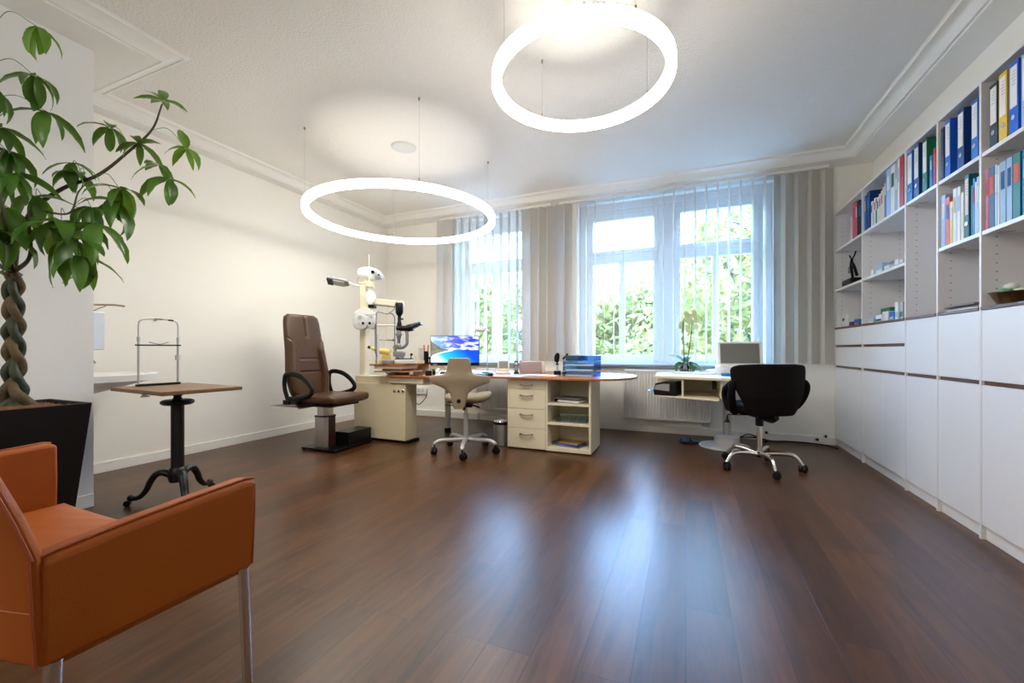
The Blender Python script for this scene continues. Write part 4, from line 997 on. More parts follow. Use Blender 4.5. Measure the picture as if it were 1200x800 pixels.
# projector
M_ = Matrix.Translation(K(434, 321)) @ Matrix.Rotation(YAW - .25, 4, 'Z') @ Matrix.Rotation(R(9), 4, 'Y')
MB().loft([[M_ @ Vector((x, p.x, p.y)) for p in se(0, 0, 0, hy, hz, 2.5, 28)] for x, hy, hz in ((-.135, .035, .03), (-.13, .055, .048), (-.08, .075, .068), (0, .085, .075), (.06, .075, .066), (.10, .062, .055))]).build('projector', M_bwhite, t, world=True)
pr_ = MB().loft([[M_ @ Vector((x, p.x, p.y + dz)) for p in se(0, 0, 0, hy, hz, 2.8, 28)] for x, hy, hz, dz in ((.095, .063, .056, 0), (.12, .055, .042, -.005), (.155, .03, .018, -.015))]).build('projector_nose', mat('pale_blue_grey', (.42, .47, .55), .35), t, world=True)
MB().cyl(M_ @ Vector((.075, -.072, .02)), M_ @ Vector((.085, -.088, .018)), .020, seg=20).cyl(M_ @ Vector((.135, -.04, .0)), M_ @ Vector((.14, -.05, .0)), .010, seg=14).build('projector_lens', M_black, t, world=True)
MB().cyl(K(429, 331), K(429, 327), .022).build('projector_foot', M_creamL, t, world=True)
MB().tube(bez([K(423, 333), K(418.5, 330), K(419, 326), K(421.5, 325)], 5), .003, 6).tube(bez([K(424, 334), K(427, 330.5), K(430, 329.5), K(433, 330.5)], 5), .003, 6).build('projector_cable', M_grey, t, world=True)
# rod
dn = dC - .12
MB().cyl(K(432.6, 336, dn), K(432.6, 298, dn), .004, seg=8).build('rod', M_bwhite, t, world=True)
MB().box((-.022, -.02, -.03), (.035, .10, .03), Matrix.Translation(K(432, 333, dn)) @ CF).build('rod_bracket', M_creamL, t, world=True, bevel=.004)
# round white joint, arm to the microscope side
M_ = Matrix.Translation(K(434.6, 348.5, dn)) @ CF @ Matrix.Rotation(R(90), 4, 'X')
MB().loft([[M_ @ Vector((p.x, p.y, z)) for p in se(0, 0, 0, rx, ry, 2.2, 32)] for z, rx, ry in ((-.02, .048, .075), (.015, .052, .080), (.022, .048, .076))]).build('joint_cover', mat('cool_white', (.78, .80, .84), .3), t, world=True)
a0, a1 = K(439, 354.5, dn + .03), K(473, 358, dn - .02)
MB().loft([[p + Vector((0, 0, dz)) + Vector((SN * dy * -1, CS * dy, 0)) for dz, dy in ((.045, -.03), (.045, .03), (-.02, .03), (-.02, -.03))] for p in (a0, a1)]).build('instrument_arm', M_creamL, t, bevel=.006, world=True)
MB().loft([[p + Vector((0, 0, dz)) + Vector((SN * dy * -1, CS * dy, 0)) for dz, dy in ((-.02, -.02), (-.02, .02), (-.032, .02), (-.032, -.02))] for p in (a0 - Vector((.0, 0, 0)), a1)]).build('arm_rail', M_grey, t, world=True)
MB().box((-.03, -.02, -.035), (.035, .08, .0), Matrix.Translation(K(435, 357, dn)) @ CF).build('joint_clamp', M_black, t, world=True, bevel=.005)
MB().tube(bez([K(430, 344), K(427, 348), K(428.5, 353), K(426.5, 358), K(429, 361)], 5), .006, 7).build('side_levers', M_grey, t, world=True)
MB().cyl(K(434.3, 357, dn), K(434.3, 368, dn), .011).cyl(K(434.3, 364, dn), K(434.3, 367, dn), .02).build('hanger', M_silver, t, world=True)
# phoropter
M_ = Matrix.Translation(K(429, 373.5, dn)) @ Matrix.Rotation(YAW, 4, 'Z')
ph = MB()
MB().loft([[M_ @ Vector((x, y, z)) for x, z in pts] for pts, y in (([(-.125, .065), (-.11, .09), (-.02, .13), (.03, .12), (.11, .06), (.11, .045), (-.125, .05)], -.02), ([(-.125, .065), (-.11, .09), (-.02, .13), (.03, .12), (.11, .06), (.11, .045), (-.125, .05)], .045))]).build('phoropter_bridge', M_bwhite, t, world=True, bevel=.004)
for cx_, rx, rz_, mt in ((-.055, .082, .088, mat('cool_grey_white', (.62, .63, .65), .35)), (.068, .050, .080, mat('cool_grey_white', (.62, .63, .65), .35))):
    m2 = M_ @ Matrix.Translation((cx_, -.0, -.035)) @ Matrix.Rotation(R(90), 4, 'X')
    o = MB().loft([[m2 @ Vector((p.x, p.y, z)) for p in se(0, 0, 0, rx * f_, rz_ * f_, 2.4, 36)] for z, f_ in ((-.035, .85), (-.03, 1), (.02, 1), (.03, .93), (.034, .8))]).build('phoropter_disc', mt, t, world=True)
    e = .035 if cx_ < 0 else -.015
    MB().cyl(M_ @ Vector((cx_ + e, -.030, -.05)), M_ @ Vector((cx_ + e, -.044, -.05)), .014, seg=16).build('phoropter_eyepiece', M_black, t, world=True)
    MB().cyl(M_ @ Vector((cx_ - .01 if cx_ < 0 else cx_ + .02, -.030, -.055)), M_ @ Vector((cx_ - .01 if cx_ < 0 else cx_ + .02, -.038, -.055)), .012, seg=16).cyl(M_ @ Vector((cx_, -.030, .02)), M_ @ Vector((cx_, -.040, .02)), .02, seg=20).build('phoropter_dial', M_silver, t, world=True)
# instrument table and cream box under it
def slab(poly, z0, z1, name, m, par, bev=.003): return MB().prism(poly, z0, z1).build(name, m, par, bevel=bev, world=True)
slab([(-3.12, 3.53), (-2.74, 3.60), (-2.72, 3.95), (-3.12, 3.95)], .826, .842, 'instrument_table', M_desk, t)
slab([(-3.08, 3.56), (-2.77, 3.62), (-2.76, 3.90), (-3.08, 3.90)], .79, .8255, 'table_casing', M_creamL, t)
slab([(-3.06, 3.53), (-2.64, 3.60), (-2.66, 3.85), (-3.06, 3.85)], .757, .768, 'slide_out_board', M_desk, t)
MB().box((-3.0, 3.68, .7255), (-2.84, 3.86, .757)).box((-3.04, 3.64, .768), (-2.80, 3.88, .79)).build('table_support', M_grey, t, world=True, bevel=.004)
MB().lathe([(.0, 0), (.04, 0), (.075, .03), (.07, .04), (0, .04)], c=(-2.90, 3.63, .726), seg=28).build('tray_dish', M_grey, t, world=True)
MB().box((-3.0, 3.86, .7255), (-2.9, 3.93, .79)).build('rear_support', M_creamL, t, world=True)

M_gun = mat('instrument_grey', (.27, .27, .27), .35, metal=.6)
# slit lamp ------------------------------------------------------
sp0 = onZ(461, 426, .8425); sd = 4.47
sp0 = D(461, 426, sd); sp0.z = .8425
t = thing('slit_lamp', 'slit lamp microscope with silver chin rest frame on the wooden instrument table', 'slit lamp', sp0, YAW)
kk = sd / F_PX
def q_(u, v, y=0.0): return Vector(((u - 461) * kk, y, (426.2 - v) * kk))
def bb(u0, v0, u1, v1, y0, y1): return (q_(u0, v1).x, y0, q_(u0, v1).z), (q_(u1, v0).x, y1, q_(u0, v0).z)
MB().box(*bb(449, 421.5, 463, 426.2, -.06, .12)).build('base_slab', M_gun, t, bevel=.006)
MB().box(*bb(463.5, 421, 485, 425.9, -.05, .10)).build('cross_slide', M_ltgrey, t, bevel=.008)
MB().box(*bb(463.5, 419.8, 483, 421, -.03, .08)).build('slide_rail', M_black, t, bevel=.002)
MB().box(*bb(461.5, 411.5, 474, 417, -.035, .05)).box(*bb(463, 417, 472.5, 418.6, -.03, .04)).build('carriage', M_gun, t, bevel=.008)
for u in (466, 471.5): MB().cyl(q_(u, 418.6, -.02), q_(u, 418.6, .04), .012).build('roller', M_grey, t)
MB().cyl(q_(481.5, 421, -.01), q_(482.2, 416, -.01), .005).ball(q_(482.4, 415.2, -.01), .015, 14).build('joystick', M_black, t)
MB().tube(bez([q_(461.5, 408), q_(463, 406.5), q_(468, 407.5), q_(473, 406.5), q_(476.8, 402.5), q_(477, 396), q_(476.9, 390), q_(475, 386.5), q_(470, 385.5)], 6), .013, 10, flat=1.3).build('swing_arm', M_gun, t)
MB().cyl(q_(463, 411.5), q_(463, 404), .016).build('pivot', M_gun, t)
MB().lathe([(0, q_(0, 405.5).z), (.028, q_(0, 405.5).z), (.026, q_(0, 403).z), (.018, q_(0, 402).z), (.018, q_(0, 397).z), (.024, q_(0, 396).z), (.024, q_(0, 393.5).z), (.033, q_(0, 393).z), (.033, q_(0, 390.5).z), (.025, q_(0, 390).z), (.020, q_(0, 386).z), (0, q_(0, 386).z)], c=(q_(467.4, 0).x, 0, 0), seg=24).build('illumination_tube', M_gun, t)
MB().lathe([(0, q_(0, 386).z), (.022, q_(0, 386).z), (.025, q_(0, 379).z), (.018, q_(0, 377).z), (.018, q_(0, 370).z), (.030, q_(0, 368.5).z), (.040, q_(0, 366).z), (.042, q_(0, 356).z), (.036, q_(0, 354.7).z), (0, q_(0, 354.7).z)], c=(q_(468, 0).x, 0, 0), seg=26).build('lamp_housing', M_black, t)
MB().cyl(q_(465, 384.5, 0), q_(479, 384.5, 0), .030).cyl(q_(469.5, 373.5), q_(472.5, 373.8), .008).build('microscope_body', M_black, t)
MB().cyl(q_(477.5, 384.5), q_(484, 383), .038, .040, seg=20).build('magnification_drum', M_black, t)
for y in (-.03, .03): MB().cyl(q_(483, 382.5, y), q_(490, 379.8, y), .027, .022, seg=18).cyl(q_(490, 379.8, y), q_(494, 378.5, y), .017, .020, seg=18).build('eyepiece', mat('blue_black', (.012, .018, .03), .3), t)
ya, yc2 = -.08, .10
MB().tube(bez([q_(443.8, 426, ya), q_(443.8, 400, ya), q_(443.8, 372, ya), q_(444.8, 366.5, ya), q_(447, 366, ya + .02), q_(453, 367.5, 0), q_(457, 366.5, .03), q_(460.3, 370, .05), q_(461, 376, .05), q_(461, 400, .05), q_(461, 412, .05)], 6), .0065, 8).build('chin_rest_frame', M_gun, t)
MB().cyl(q_(445.8, 426, ya), q_(445.8, 392, ya), .009).cyl(q_(445.8, 408, ya), q_(445.8, 414, ya), .013).build('chin_rest_post', M_ltgrey, t)
MB().tube([q_(444, 381, ya), q_(452, 381, -.02), q_(461, 380.5, .05)], .008, 8).build('forehead_band', M_bwhite, t)
MB().tube([q_(446, 397.8, ya), q_(461, 398.3, .05)], .006, 8).cyl(q_(460, 398.3, .03), q_(460, 398.3, .075), .014).build('chin_bar', M_gun, t)
MB().tube(bez([q_(443, 380, ya - .01), q_(442.6, 400, ya - .01), q_(443, 412, ya - .01), q_(445.5, 419, ya), q_(446, 425, ya)], 5), .003, 6).tube(bez([q_(456, 366, .02), q_(461, 362, .02), q_(463, 355, .02), q_(466, 352.5, 0)], 5), .003, 6).build('cable', M_black, t)

# yellow keratometer behind the slit lamp ------------------------
kd = 4.62; kp = D(452, 425, kd)
t = thing('keratometer', 'yellow enamelled instrument with black eyepiece behind the slit lamp', 'keratometer', (kp.x, kp.y, .8425), YAW)
k2 = kd / F_PX
def q2(u, v, y=0.0): return Vector(((u - 452) * k2, y, (425.5 - v) * k2))
MB().cyl(q2(434, 407), q2(447, 411.5), .014, .024, seg=18).build('eyepiece_tube', M_yell, t)
MB().cyl(q2(431.5, 406.2), q2(434.3, 407.1), .017, .015, seg=16).build('eyepiece', M_black, t)
MB().cyl(q2(446.5, 411), q2(457, 413), .034, .036, seg=24).build('barrel', M_yell, t)
MB().loft([[q2(u, 414, 0) + Vector((0, y, 0)) for u, y in ((449, -.025), (457, -.025), (457, .025), (449, .025))], [q2(u, 421, 0) + Vector((0, y, 0)) for u, y in ((447.5, -.03), (458, -.03), (458, .03), (447.5, .03))]]).cyl(q2(451, 417, -.03), q2(451, 417, -.036), .011).build('stand', M_yell, t, bevel=.004)
MB().box((q2(441, 0).x, -.045, 0), (q2(461, 0).x, .045, q2(0, 421.5).z)).build('foot', M_yell, t, bevel=.006)

# ================================================================== DESK
ZD0, ZD = .703, .725
front = [(-2.94, 3.585), (-2.50, 3.60), (-2.25, 3.68), (-2.02, 3.78), (-1.80, 3.83), (-1.3, 3.835), (-1.0, 3.83), (-.80, 3.86), (-.66, 3.93), (-.55, 4.05), (-.485, 4.20), (-.46, 4.36), (-.47, 4.54), (-.53, 4.72), (-.64, 4.88), (-.80, 4.99), (-1.0, 5.04)]
fr = [tuple(p[:2]) for p in bez([(x, y, 0) for x, y in front], 5)]
poly = fr + [(-2.90, 5.04), (-2.94, 4.1)]
t = thing('desk', 'long curved reddish wood desktop with rounded right end by the windows', 'desk', (-1.7, 4.4, 0))
MB().prism(poly, ZD0, ZD).build('desktop', M_desk, t, bevel=.004, world=True)
M_post = mat('post_grey', (.50, .49, .45), .45)
for x, y in ((-2.655, 4.36),):
    MB().cyl((x, y, .055), (x, y, ZD0), .034, seg=24).build('leg', M_post, t, world=True)
    MB().lathe([(0, 0), (.04, 0), (.04, .05), (.036, .055), (0, .055)], c=(x, y, 0), seg=24).build('foot_cap', M_black, t, world=True)
MB().box((-2.925, 3.62, .64), (-2.50, 3.84, .7025)).build('drawer', M_creamL, t, bevel=.003, world=True)
MB().box((-2.73, 3.66, .6285), (-2.05, 3.72, .639)).build('under_panel', M_creamL, t, bevel=.002, world=True)
MB().box((-2.35, 3.72, .640), (-2.09, 3.98, .655)).box((-2.30, 3.8, .655), (-2.28, 3.82, .703)).box((-2.14, 3.8, .655), (-2.12, 3.82, .703)).build('keyboard_tray', M_black, t, bevel=.002, world=True)
MB().box((-2.88, 4.985, .35), (-1.70, 5.0, .702)).build('modesty_panel', M_creamL, t, world=True) if False else None
# rear shelf on the desk carrying the small things
t = thing('desk_shelf', 'raised wooden shelf on the left end of the desk behind the slit lamp', 'shelf', (-2.68, 4.18, ZD))
sh = [(-2.715, 3.955), (-2.68, 3.97), (-2.66, 4.35), (-2.92, 4.35), (-2.92, 3.955)]
MB().prism(sh, .826, .841).build('shelf_board', M_desk, t, bevel=.002, world=True)
MB().box((-2.88, 3.975, .7255), (-2.86, 4.34, .826)).box((-2.70, 4.0, .7255), (-2.68, 4.34, .826)).box((-2.86, 4.02, .7255), (-2.70, 4.035, .826)).build('support_panel', M_creamL, t, world=True)

# drawer pedestal and open pedestal -------------------------------
X0, XM, X1 = -1.672, -1.262, -.822; YA, YBk = 3.895, 4.34
t = thing('drawer_pedestal', 'cream four-drawer pedestal under the desk', 'drawer unit', ((X0 + XM) / 2, 4.1, 0))
MB().box((X0, YA + .02, .012), (XM - .006, YBk, .7025)).build('carcass', M_creamL, t, bevel=.002, world=True)
MB().box((X0 + .01, YA + .03, 0), (XM - .01, YBk - .02, .012)).build('plinth', M_black, t, world=True)
zz = [(.016, .198), (.202, .388), (.392, .578), (.582, .698)]
zz = [(.016, .212), (.216, .404), (.408, .602), (.606, .698)]
hz = [.150, .345, .535, .642]
for (a, b), h_ in zip(zz, hz):
    dr = MB().box((X0 + .001, YA, a), (XM - .008, YA + .019, b)).build('drawer', M_creamL, t, bevel=.002, world=True)
    c = (X0 + XM) / 2
    hm = MB().tube(bez([(c - .062, YA, h_ + .008), (c - .058, YA - .018, h_ + .007), (c, YA - .026, h_), (c + .058, YA - .018, h_ + .007), (c + .062, YA, h_ + .008)], 6), .0085, 8, flat=.6)
    bmesh.ops.transform(hm.bm, matrix=PM[t.name].inverted(), verts=hm.bm.verts); hm.build('handle', mat('dark_pewter', (.22, .21, .20), .3, metal=1.0), dr)
t = thing('open_pedestal', 'cream open shelf pedestal at the right end of the desk', 'shelf unit', ((XM + X1) / 2, 4.1, 0))
def Bp(a, b, n='panel', m=M_creamL): return MB().box(a, b).build(n, m, t, bevel=.0015, world=True)
Bp((XM - .004, YA, .012), (XM + .015, YBk, .7025), 'side_panel'); Bp((X1 - .02, YA, .012), (X1, YBk, .7025), 'side_panel')
Bp((XM + .015, YBk - .012, .012), (X1 - .02, YBk, .7025), 'back_panel'); Bp((XM + .015, YA, .012), (X1 - .02, YBk - .012, .05), 'bottom_panel')
for z in (.285, .475): Bp((XM + .015, YA + .004, z - .02), (X1 - .02, YBk - .012, z), 'shelf')
MB().box((XM + .01, YA + .02, 0), (X1 - .012, YBk - .01, .012)).build('plinth', M_black, t, world=True)
# things on the shelves of the open pedestal
t = thing('folder', 'grey ring folder lying on the top shelf of the open pedestal', 'folder', (-1.05, 4.08, .4755), R(-12))
MB().box((-.14, -.13, 0), (.14, .13, .004)).box((-.14, -.13, .040), (.14, .13, .044)).box((-.14, -.13, .004), (-.135, .13, .04)).build('cover', M_grey, t, bevel=.001)
MB().box((-.10, -.115, .005), (.13, .115, .026)).build('papers', M_paper, t); MB().box((-.135, -.12, .006), (-.105, -.08, .038)).build('end_cap', M_black, t)
t = thing('acrylic_tray', 'clear plastic display tray on the middle shelf of the open pedestal', 'tray', (-1.04, 4.08, .2855), R(4))
MB().box((-.15, -.12, 0), (.15, .12, .004)).box((-.15, -.12, .004), (-.146, .12, .05)).box((.146, -.12, .004), (.15, .12, .05)).box((-.146, .116, .004), (.146, .12, .05)).build('tray', M_clearacr, t)
mb = MB()
for k in range(3): mb.box((-.10 + k * .08, -.08, .004), (-.05 + k * .08, .06, .03 + .01 * (k % 2)))
mb.build('insert', M_clearacr, t)
t = thing('brochure_box', 'blue edged clear box with brochures on the bottom shelf of the open pedestal', 'box', (-1.06, 4.06, .0505), R(-14))
MB().box((-.15, -.11, 0), (.15, .11, .004)).box((-.15, -.11, .004), (-.146, .11, .035)).box((.146, -.11, .004), (.15, .11, .035)).box((-.146, -.11, .004), (.146, -.106, .02)).build('box_shell', M_clearacr, t)
MB().box((-.12, -.095, .004), (.12, .10, .022)).build('blue_brochures', mat('card_brightblue', '#123fb0', .4), t)
MB().box((-.10, -.07, .022), (.11, .095, .028)).build('top_brochure', mat('card_kraft', '#c9a06a', .5), t)

# waste bin ------------------------------------------------------
bp = onZ(586.5, 519, 0)
t = thing('waste_bin', 'small steel pedal bin beside the drawer pedestal', 'bin', (-1.79, 4.02, 0), 0)
MB().lathe([(0, 0), (.085, 0), (.088, .012), (.085, .013), (.085, .215), (0, .215)], seg=30).build('bin_body', M_steel, t)
MB().lathe([(.086, .215), (.09, .217), (.09, .24), (.086, .243), (0, .243), (0, .215)], seg=30).build('bin_rim', M_black, t)
MB().lathe([(0, .243), (.084, .243), (.08, .256), (0, .262)], seg=30).build('lid', M_chrome, t)

# ------------------------------------------------------------------ things on the desk
def dk(u, v): p = onZ(u, v, ZD); p.z = ZD + .0005; return p
# monitor
md = 4.62; p = D(533, 411, md)
t = thing('monitor', 'flat black monitor showing a tropical beach on the desk', 'monitor', (p.x, p.y, ZD + .0005), YAW - .03)
W_, H_ = .27, .165; zc = p.z + .003 - ZD
MB().box((-W_, 0, zc - H_), (W_, .025, zc + H_)).build('bezel', M_black, t, bevel=.003)
def screen_mat():
    m = bpy.data.materials.new('beach_wallpaper'); m.use_nodes = True; nt = m.node_tree; nt.nodes.remove(nt.nodes['Principled BSDF']); Lk = nt.links
    tc = nt.nodes.new('ShaderNodeTexCoord'); sx = nt.nodes.new('ShaderNodeSeparateXYZ'); Lk.new(tc.outputs['Generated'], sx.inputs[0])
    def ramp(src, stops):
        r = nt.nodes.new('ShaderNodeValToRGB'); e = r.color_ramp.elements
        while len(e) < len(stops): e.new(.5)
        for q, (p_, c) in zip(e, stops): q.position = p_; q.color = tuple(hexc(c)) + (1,)
        Lk.new(src, r.inputs[0]); return r.outputs[0]
    def math_(op, a, b=None):
        n = nt.nodes.new('ShaderNodeMath'); n.operation = op
        for i, q in enumerate((a, b)):
            if q is None: continue
            if isinstance(q, (int, float)): n.inputs[i].default_value = q
            else: Lk.new(q, n.inputs[i])
        return n.outputs[0]
    def mix(f_, a, b):
        n = nt.nodes.new('ShaderNodeMix'); n.data_type = 'RGBA'; Lk.new(f_, n.inputs['Factor']); Lk.new(a, n.inputs['A']); Lk.new(b, n.inputs['B']); return n.outputs['Result']
    x, z = sx.outputs['X'], sx.outputs['Z']
    mp = nt.nodes.new('ShaderNodeMapping'); mp.inputs['Scale'].default_value = (3.2, 1, 5); mp.inputs['Rotation'].default_value = (0, .25, 0); Lk.new(tc.outputs['Generated'], mp.inputs[0])
    no = nt.nodes.new('ShaderNodeTexNoise'); no.inputs['Scale'].default_value = 1.3; no.inputs['Detail'].default_value = 5; Lk.new(mp.outputs[0], no.inputs['Vector'])
    sky = ramp(x, [(0, '#8fc3f2'), (.45, '#5a6ae8'), (1, '#1a1fe0')])
    cl = ramp(no.outputs['Fac'], [(.47, '#000000'), (.62, '#ffffff')]); white = nt.nodes.new('ShaderNodeRGB'); white.outputs[0].default_value = (.85, .92, 1, 1)
    sky = mix(cl, sky, white.outputs[0])
    sea = ramp(math_('ADD', x, math_('MULTIPLY', z, .6)), [(.25, '#d9f4f0'), (.40, '#37c8dc'), (.75, '#1a8fe0'), (1, '#1a4fd8')])
    pic = mix(math_('GREATER_THAN', z, .47), sea, sky)
    mt = ramp(no.outputs['Fac'], [(.3, '#4a5a3c'), (.6, '#8a8678'), (.8, '#6fae4a')])
    wob = math_('MULTIPLY', no.outputs['Fac'], .38)
    shore = math_('ADD', .20, math_('MULTIPLY', math_('SQRT', x), .42))
    hill = math_('MULTIPLY', math_('LESS_THAN', z, math_('SUBTRACT', math_('ADD', .60, wob), math_('MULTIPLY', x, .95))), math_('GREATER_THAN', z, shore))
    sand = math_('MULTIPLY', math_('MULTIPLY', math_('LESS_THAN', z, shore), math_('GREATER_THAN', z, math_('SUBTRACT', shore, .045))), math_('LESS_THAN', x, .46))
    pic = mix(sand, pic, white.outputs[0])
    pic = mix(hill, pic, mt)
    e = nt.nodes.new('ShaderNodeEmission'); Lk.new(pic, e.inputs[0]); e.inputs[1].default_value = .40; Lk.new(e.outputs[0], nt.nodes['Material Output'].inputs[0]); return m
MB().box((-W_ + .006, -.0015, zc - H_ + .034), (W_ - .006, .0, zc + H_ - .006)).build('screen', screen_mat(), t)
MB().box((-.02, .026, zc - .06), (.02, .05, zc + .05)).tube(bez([(0, .05, zc), (.05, .10, zc - .08), (.03, .14, .10), (.0, .16, .02)], 6), .016, 8).box((-.09, .08, 0), (.09, .24, .014)).build('stand', M_black, t, bevel=.002)
MB().box((-W_ + .03, -.001, zc - H_ + .008), (-W_ + .07, 0, zc - H_ + .014)).build('maker_mark', M_ltgrey, t)
# desk lamp
p = dk(570, 436.5)
t = thing('desk_lamp', 'slim desk lamp with flat white head behind the monitor', 'desk lamp', D(571, 409, 4.85) * Vector((1, 1, 0)) + Vector((0, 0, ZD + .0005)) if False else (D(571, 409, 4.80).x, D(571, 409, 4.80).y, ZD + .0005), YAW)
kx = 4.8 / F_PX
def ql(u, v): return Vector(((u - 571) * kx, 0, 1 - (v - HOR) * kx - ZD))
MB().lathe([(0, 0), (.06, 0), (.062, .01), (.03, .02), (0, .022)], seg=28).build('base', M_black, t)
MB().tube([(0, 0, .02), ql(571.2, 410), ql(571.8, 386.5), ql(570.3, 385.2), ql(567, 385)], .005, 8).build('pole', M_chrome, t)
MB().loft([[Vector((ql(563, 0).x + q.x, q.y, z)) for q in se(0, 0, 0, rx, ry, 3, 28)] for z, rx, ry in ((ql(0, 388).z, .045, .04), (ql(0, 387).z, .062, .055), (ql(0, 384).z, .064, .056), (ql(0, 383.2).z, .055, .05))]).build('lamp_head', M_bwhite, t)
MB().box((ql(559, 0).x, -.03, ql(0, 388.6).z), (ql(567, 0).x, .03, ql(0, 388).z)).build('lamp_lens', M_grey, t)
# small things on the raised shelf
def shp(u, v, dd): p = D(u, v, dd); return (p.x, p.y, .8415)
t = thing('brush_cup', 'black cup holding two upright wooden spatulas', 'cup', shp(499.5, 424, 4.70))
MB().lathe([(0, 0), (.027, 0), (.028, .135), (.024, .135), (.023, .01), (0, .01)], seg=24).build('cup_body', M_black, t)
MB().cyl((-.010, 0, .02), (-.03, 0, .205), .009).cyl((.010, 0, .02), (.028, 0, .205), .009).build('spatulas', mat('pale_wood', '#c9935f', .6), t)
t = thing('tube', 'upright white translucent tube left of the brush cup', 'container', shp(493.5, 424, 4.82))
MB().lathe([(0, 0), (.034, 0), (.034, .165), (.030, .17), (0, .17)], seg=24).build('tube_body', mat('milky_plastic', (.72, .72, .70), .3), t); MB().lathe([(.0345, .155), (.036, .155), (.036, .17), (.0345, .17)], seg=24).build('rim', M_ltgrey, t)
for i, (u, dd) in enumerate(((487, 4.62), (489.8, 4.70), (492.6, 4.62), (495.6, 4.66))):
    o = tag(MB().lathe([(0, 0), (.017, 0), (.020, .028), (.018, .03), (.016, .004), (0, .004)], c=shp(u, 424, dd), seg=18).build('beaker', mat('beaker_cream', (.72, .64, .50), .5), loc=shp(u, 424, dd)), ['small cream beaker, first from the left of a row beside the slit lamp', 'small cream beaker, second from the left beside the slit lamp', 'small cream beaker, third from the left, before the white tube', 'small cream beaker, last of the row, next to the black cup'][i], 'beaker', 'small cream beakers on the raised shelf')
t = thing('bottle', 'tiny yellow bottle behind the cream beakers', 'bottle', shp(487.5, 424, 4.84))
MB().lathe([(0, 0), (.017, 0), (.017, .045), (.008, .055), (.008, .062), (0, .062)], seg=18).build('bottle_body', mat('pale_yellow', '#d8cf7a', .4), t); MB().lathe([(.0, .062), (.01, .062), (.01, .075), (0, .075)], seg=14).build('cap', M_yell, t)
t = thing('eye_model', 'small dark lens holder with pale clip beside the monitor edge', 'lens holder', shp(503.5, 424, 4.64))
MB().box((-.02, -.02, 0), (.025, .02, .012)).cyl((0, 0, .012), (0, 0, .05), .006).ball((0, 0, .06), .015, 12).build('holder', M_black, t); MB().cyl((.012, 0, .02), (.014, 0, .11), .004).build('clip', M_bwhite, t)
# desktop level, left of the monitor
def deskthing(name, label, cat, u, dd, rz=YAW): p = D(u, 409, dd); return thing(name, label, cat, (p.x, p.y, ZD + .0005), rz)
t = deskthing('pen_holder', 'black pen holder low on the desk under the raised shelf', 'pen holder', 502.5, 4.35)
MB().box((-.03, -.025, 0), (.03, .025, .05)).build('holder_body', M_black, t, bevel=.004); MB().cyl((-.02, 0, .04), (-.028, 0, .085), .004).cyl((.01, 0, .04), (.016, .01, .08), .004).build('pens', M_grey, t)
t = deskthing('small_plant', 'tiny green potted plant in a black pot on the desk', 'plant', 508, 4.45)
MB().lathe([(0, 0), (.018, 0), (.022, .045), (0, .045)], c=(.012, 0, 0), seg=16).build('pot', M_black, t)
mb = MB()
for k in range(9): leaflet(mb, (.0, 0, .045), k * .7, .05, .008, .9, .8, k)
mb.build('foliage', M_leaf2, t)
t = deskthing('desk_telephone', 'white and dark desk telephone in front of the monitor stand', 'telephone', 519, 4.30)
MB().loft([[Vector((x, -.09, 0)) for x in (-.07, .07)] + [Vector((x, .09, 0)) for x in (.07, -.07)], [Vector((x, -.085, .018)) for x in (-.065, .065)] + [Vector((x, .085, .05)) for x in (.065, -.065)]]).build('phone_body', M_bwhite, t, bevel=.004)
MB().tube(bez([(-.055, -.06, .035), (-.055, -.02, .052), (-.055, .03, .062), (-.055, .075, .066)], 4), .014, 10).build('handset', M_bwhite, t)
mb = MB()
for i in range(3):
    for j in range(4): mb.box((-.02 + i * .022, -.06 + j * .022, .024 + j * .004), (-.004 + i * .022, -.046 + j * .022, .032 + j * .004))
k_ = mb.build('keys', M_black, t); k_['kind'] = 'stuff'
t = deskthing('pen', 'dark pen lying on the left of the desk', 'pen', 489, 4.25, .6)
MB().cyl((-.07, 0, .006), (.06, 0, .006), .005).build('barrel', M_black, t); MB().cyl((.06, 0, .006), (.075, 0, .006), .004, .001).build('tip', M_steel, t)
# terminal with little screen, cordless phone, frosted file holder
t = deskthing('terminal', 'beige tabletop terminal with small tilted grey screen', 'terminal', 590, 4.72)
MB().loft([[Vector((-.085, -.08, 0)), Vector((.085, -.08, 0)), Vector((.085, .08, 0)), Vector((-.085, .08, 0))], [Vector((-.08, -.075, .016)), Vector((.08, -.075, .016)), Vector((.08, .075, .036)), Vector((-.08, .075, .036))]]).build('terminal_base', M_beige, t, bevel=.004)
M_ = Matrix.Translation((0, .02, .032)) @ Matrix.Rotation(R(-22), 4, 'X')
o = MB().box((-.068, 0, 0), (.068, .022, .125), M_).build('screen_housing', mat('beige_light', (.68, .63, .54), .4), t, bevel=.006)
MB().box((-.052, -.0015, .025), (.052, 0, .112), M_).build('display', mat('lcd_grey', (.12, .13, .12), .25), o)
t = deskthing('cordless_phone', 'black cordless handset standing in its charger beside the terminal', 'telephone', 605, 4.70)
MB().box((-.032, -.035, 0), (.032, .035, .016)).build('charger', M_black, t, bevel=.005)
o = MB().loft([[Vector((q.x, q.y + dy, z)) for q in se(0, 0, 0, hx, .012, 3.5, 20)] for z, hx, dy in ((.012, .022, 0), (.07, .021, .006), (.13, .023, .012), (.142, .02, .013))]).build('handset', mat('dark_grey_plastic', (.05, .055, .06), .35), t)
MB().box((-.015, -.0065, .10), (.015, -.003, .127)).build('display', M_ltgrey, o)
mb = MB()
for i in range(3):
    for j in range(4): mb.box((-.014 + i * .010, -.011, .04 + j * .012), (-.007 + i * .010, -.0075, .048 + j * .012))
k_ = mb.build('keys', M_ltgrey, o)
t = deskthing('file_holder', 'frosted pale pink file holder with paper on the desk', 'file holder', 624, 4.72)
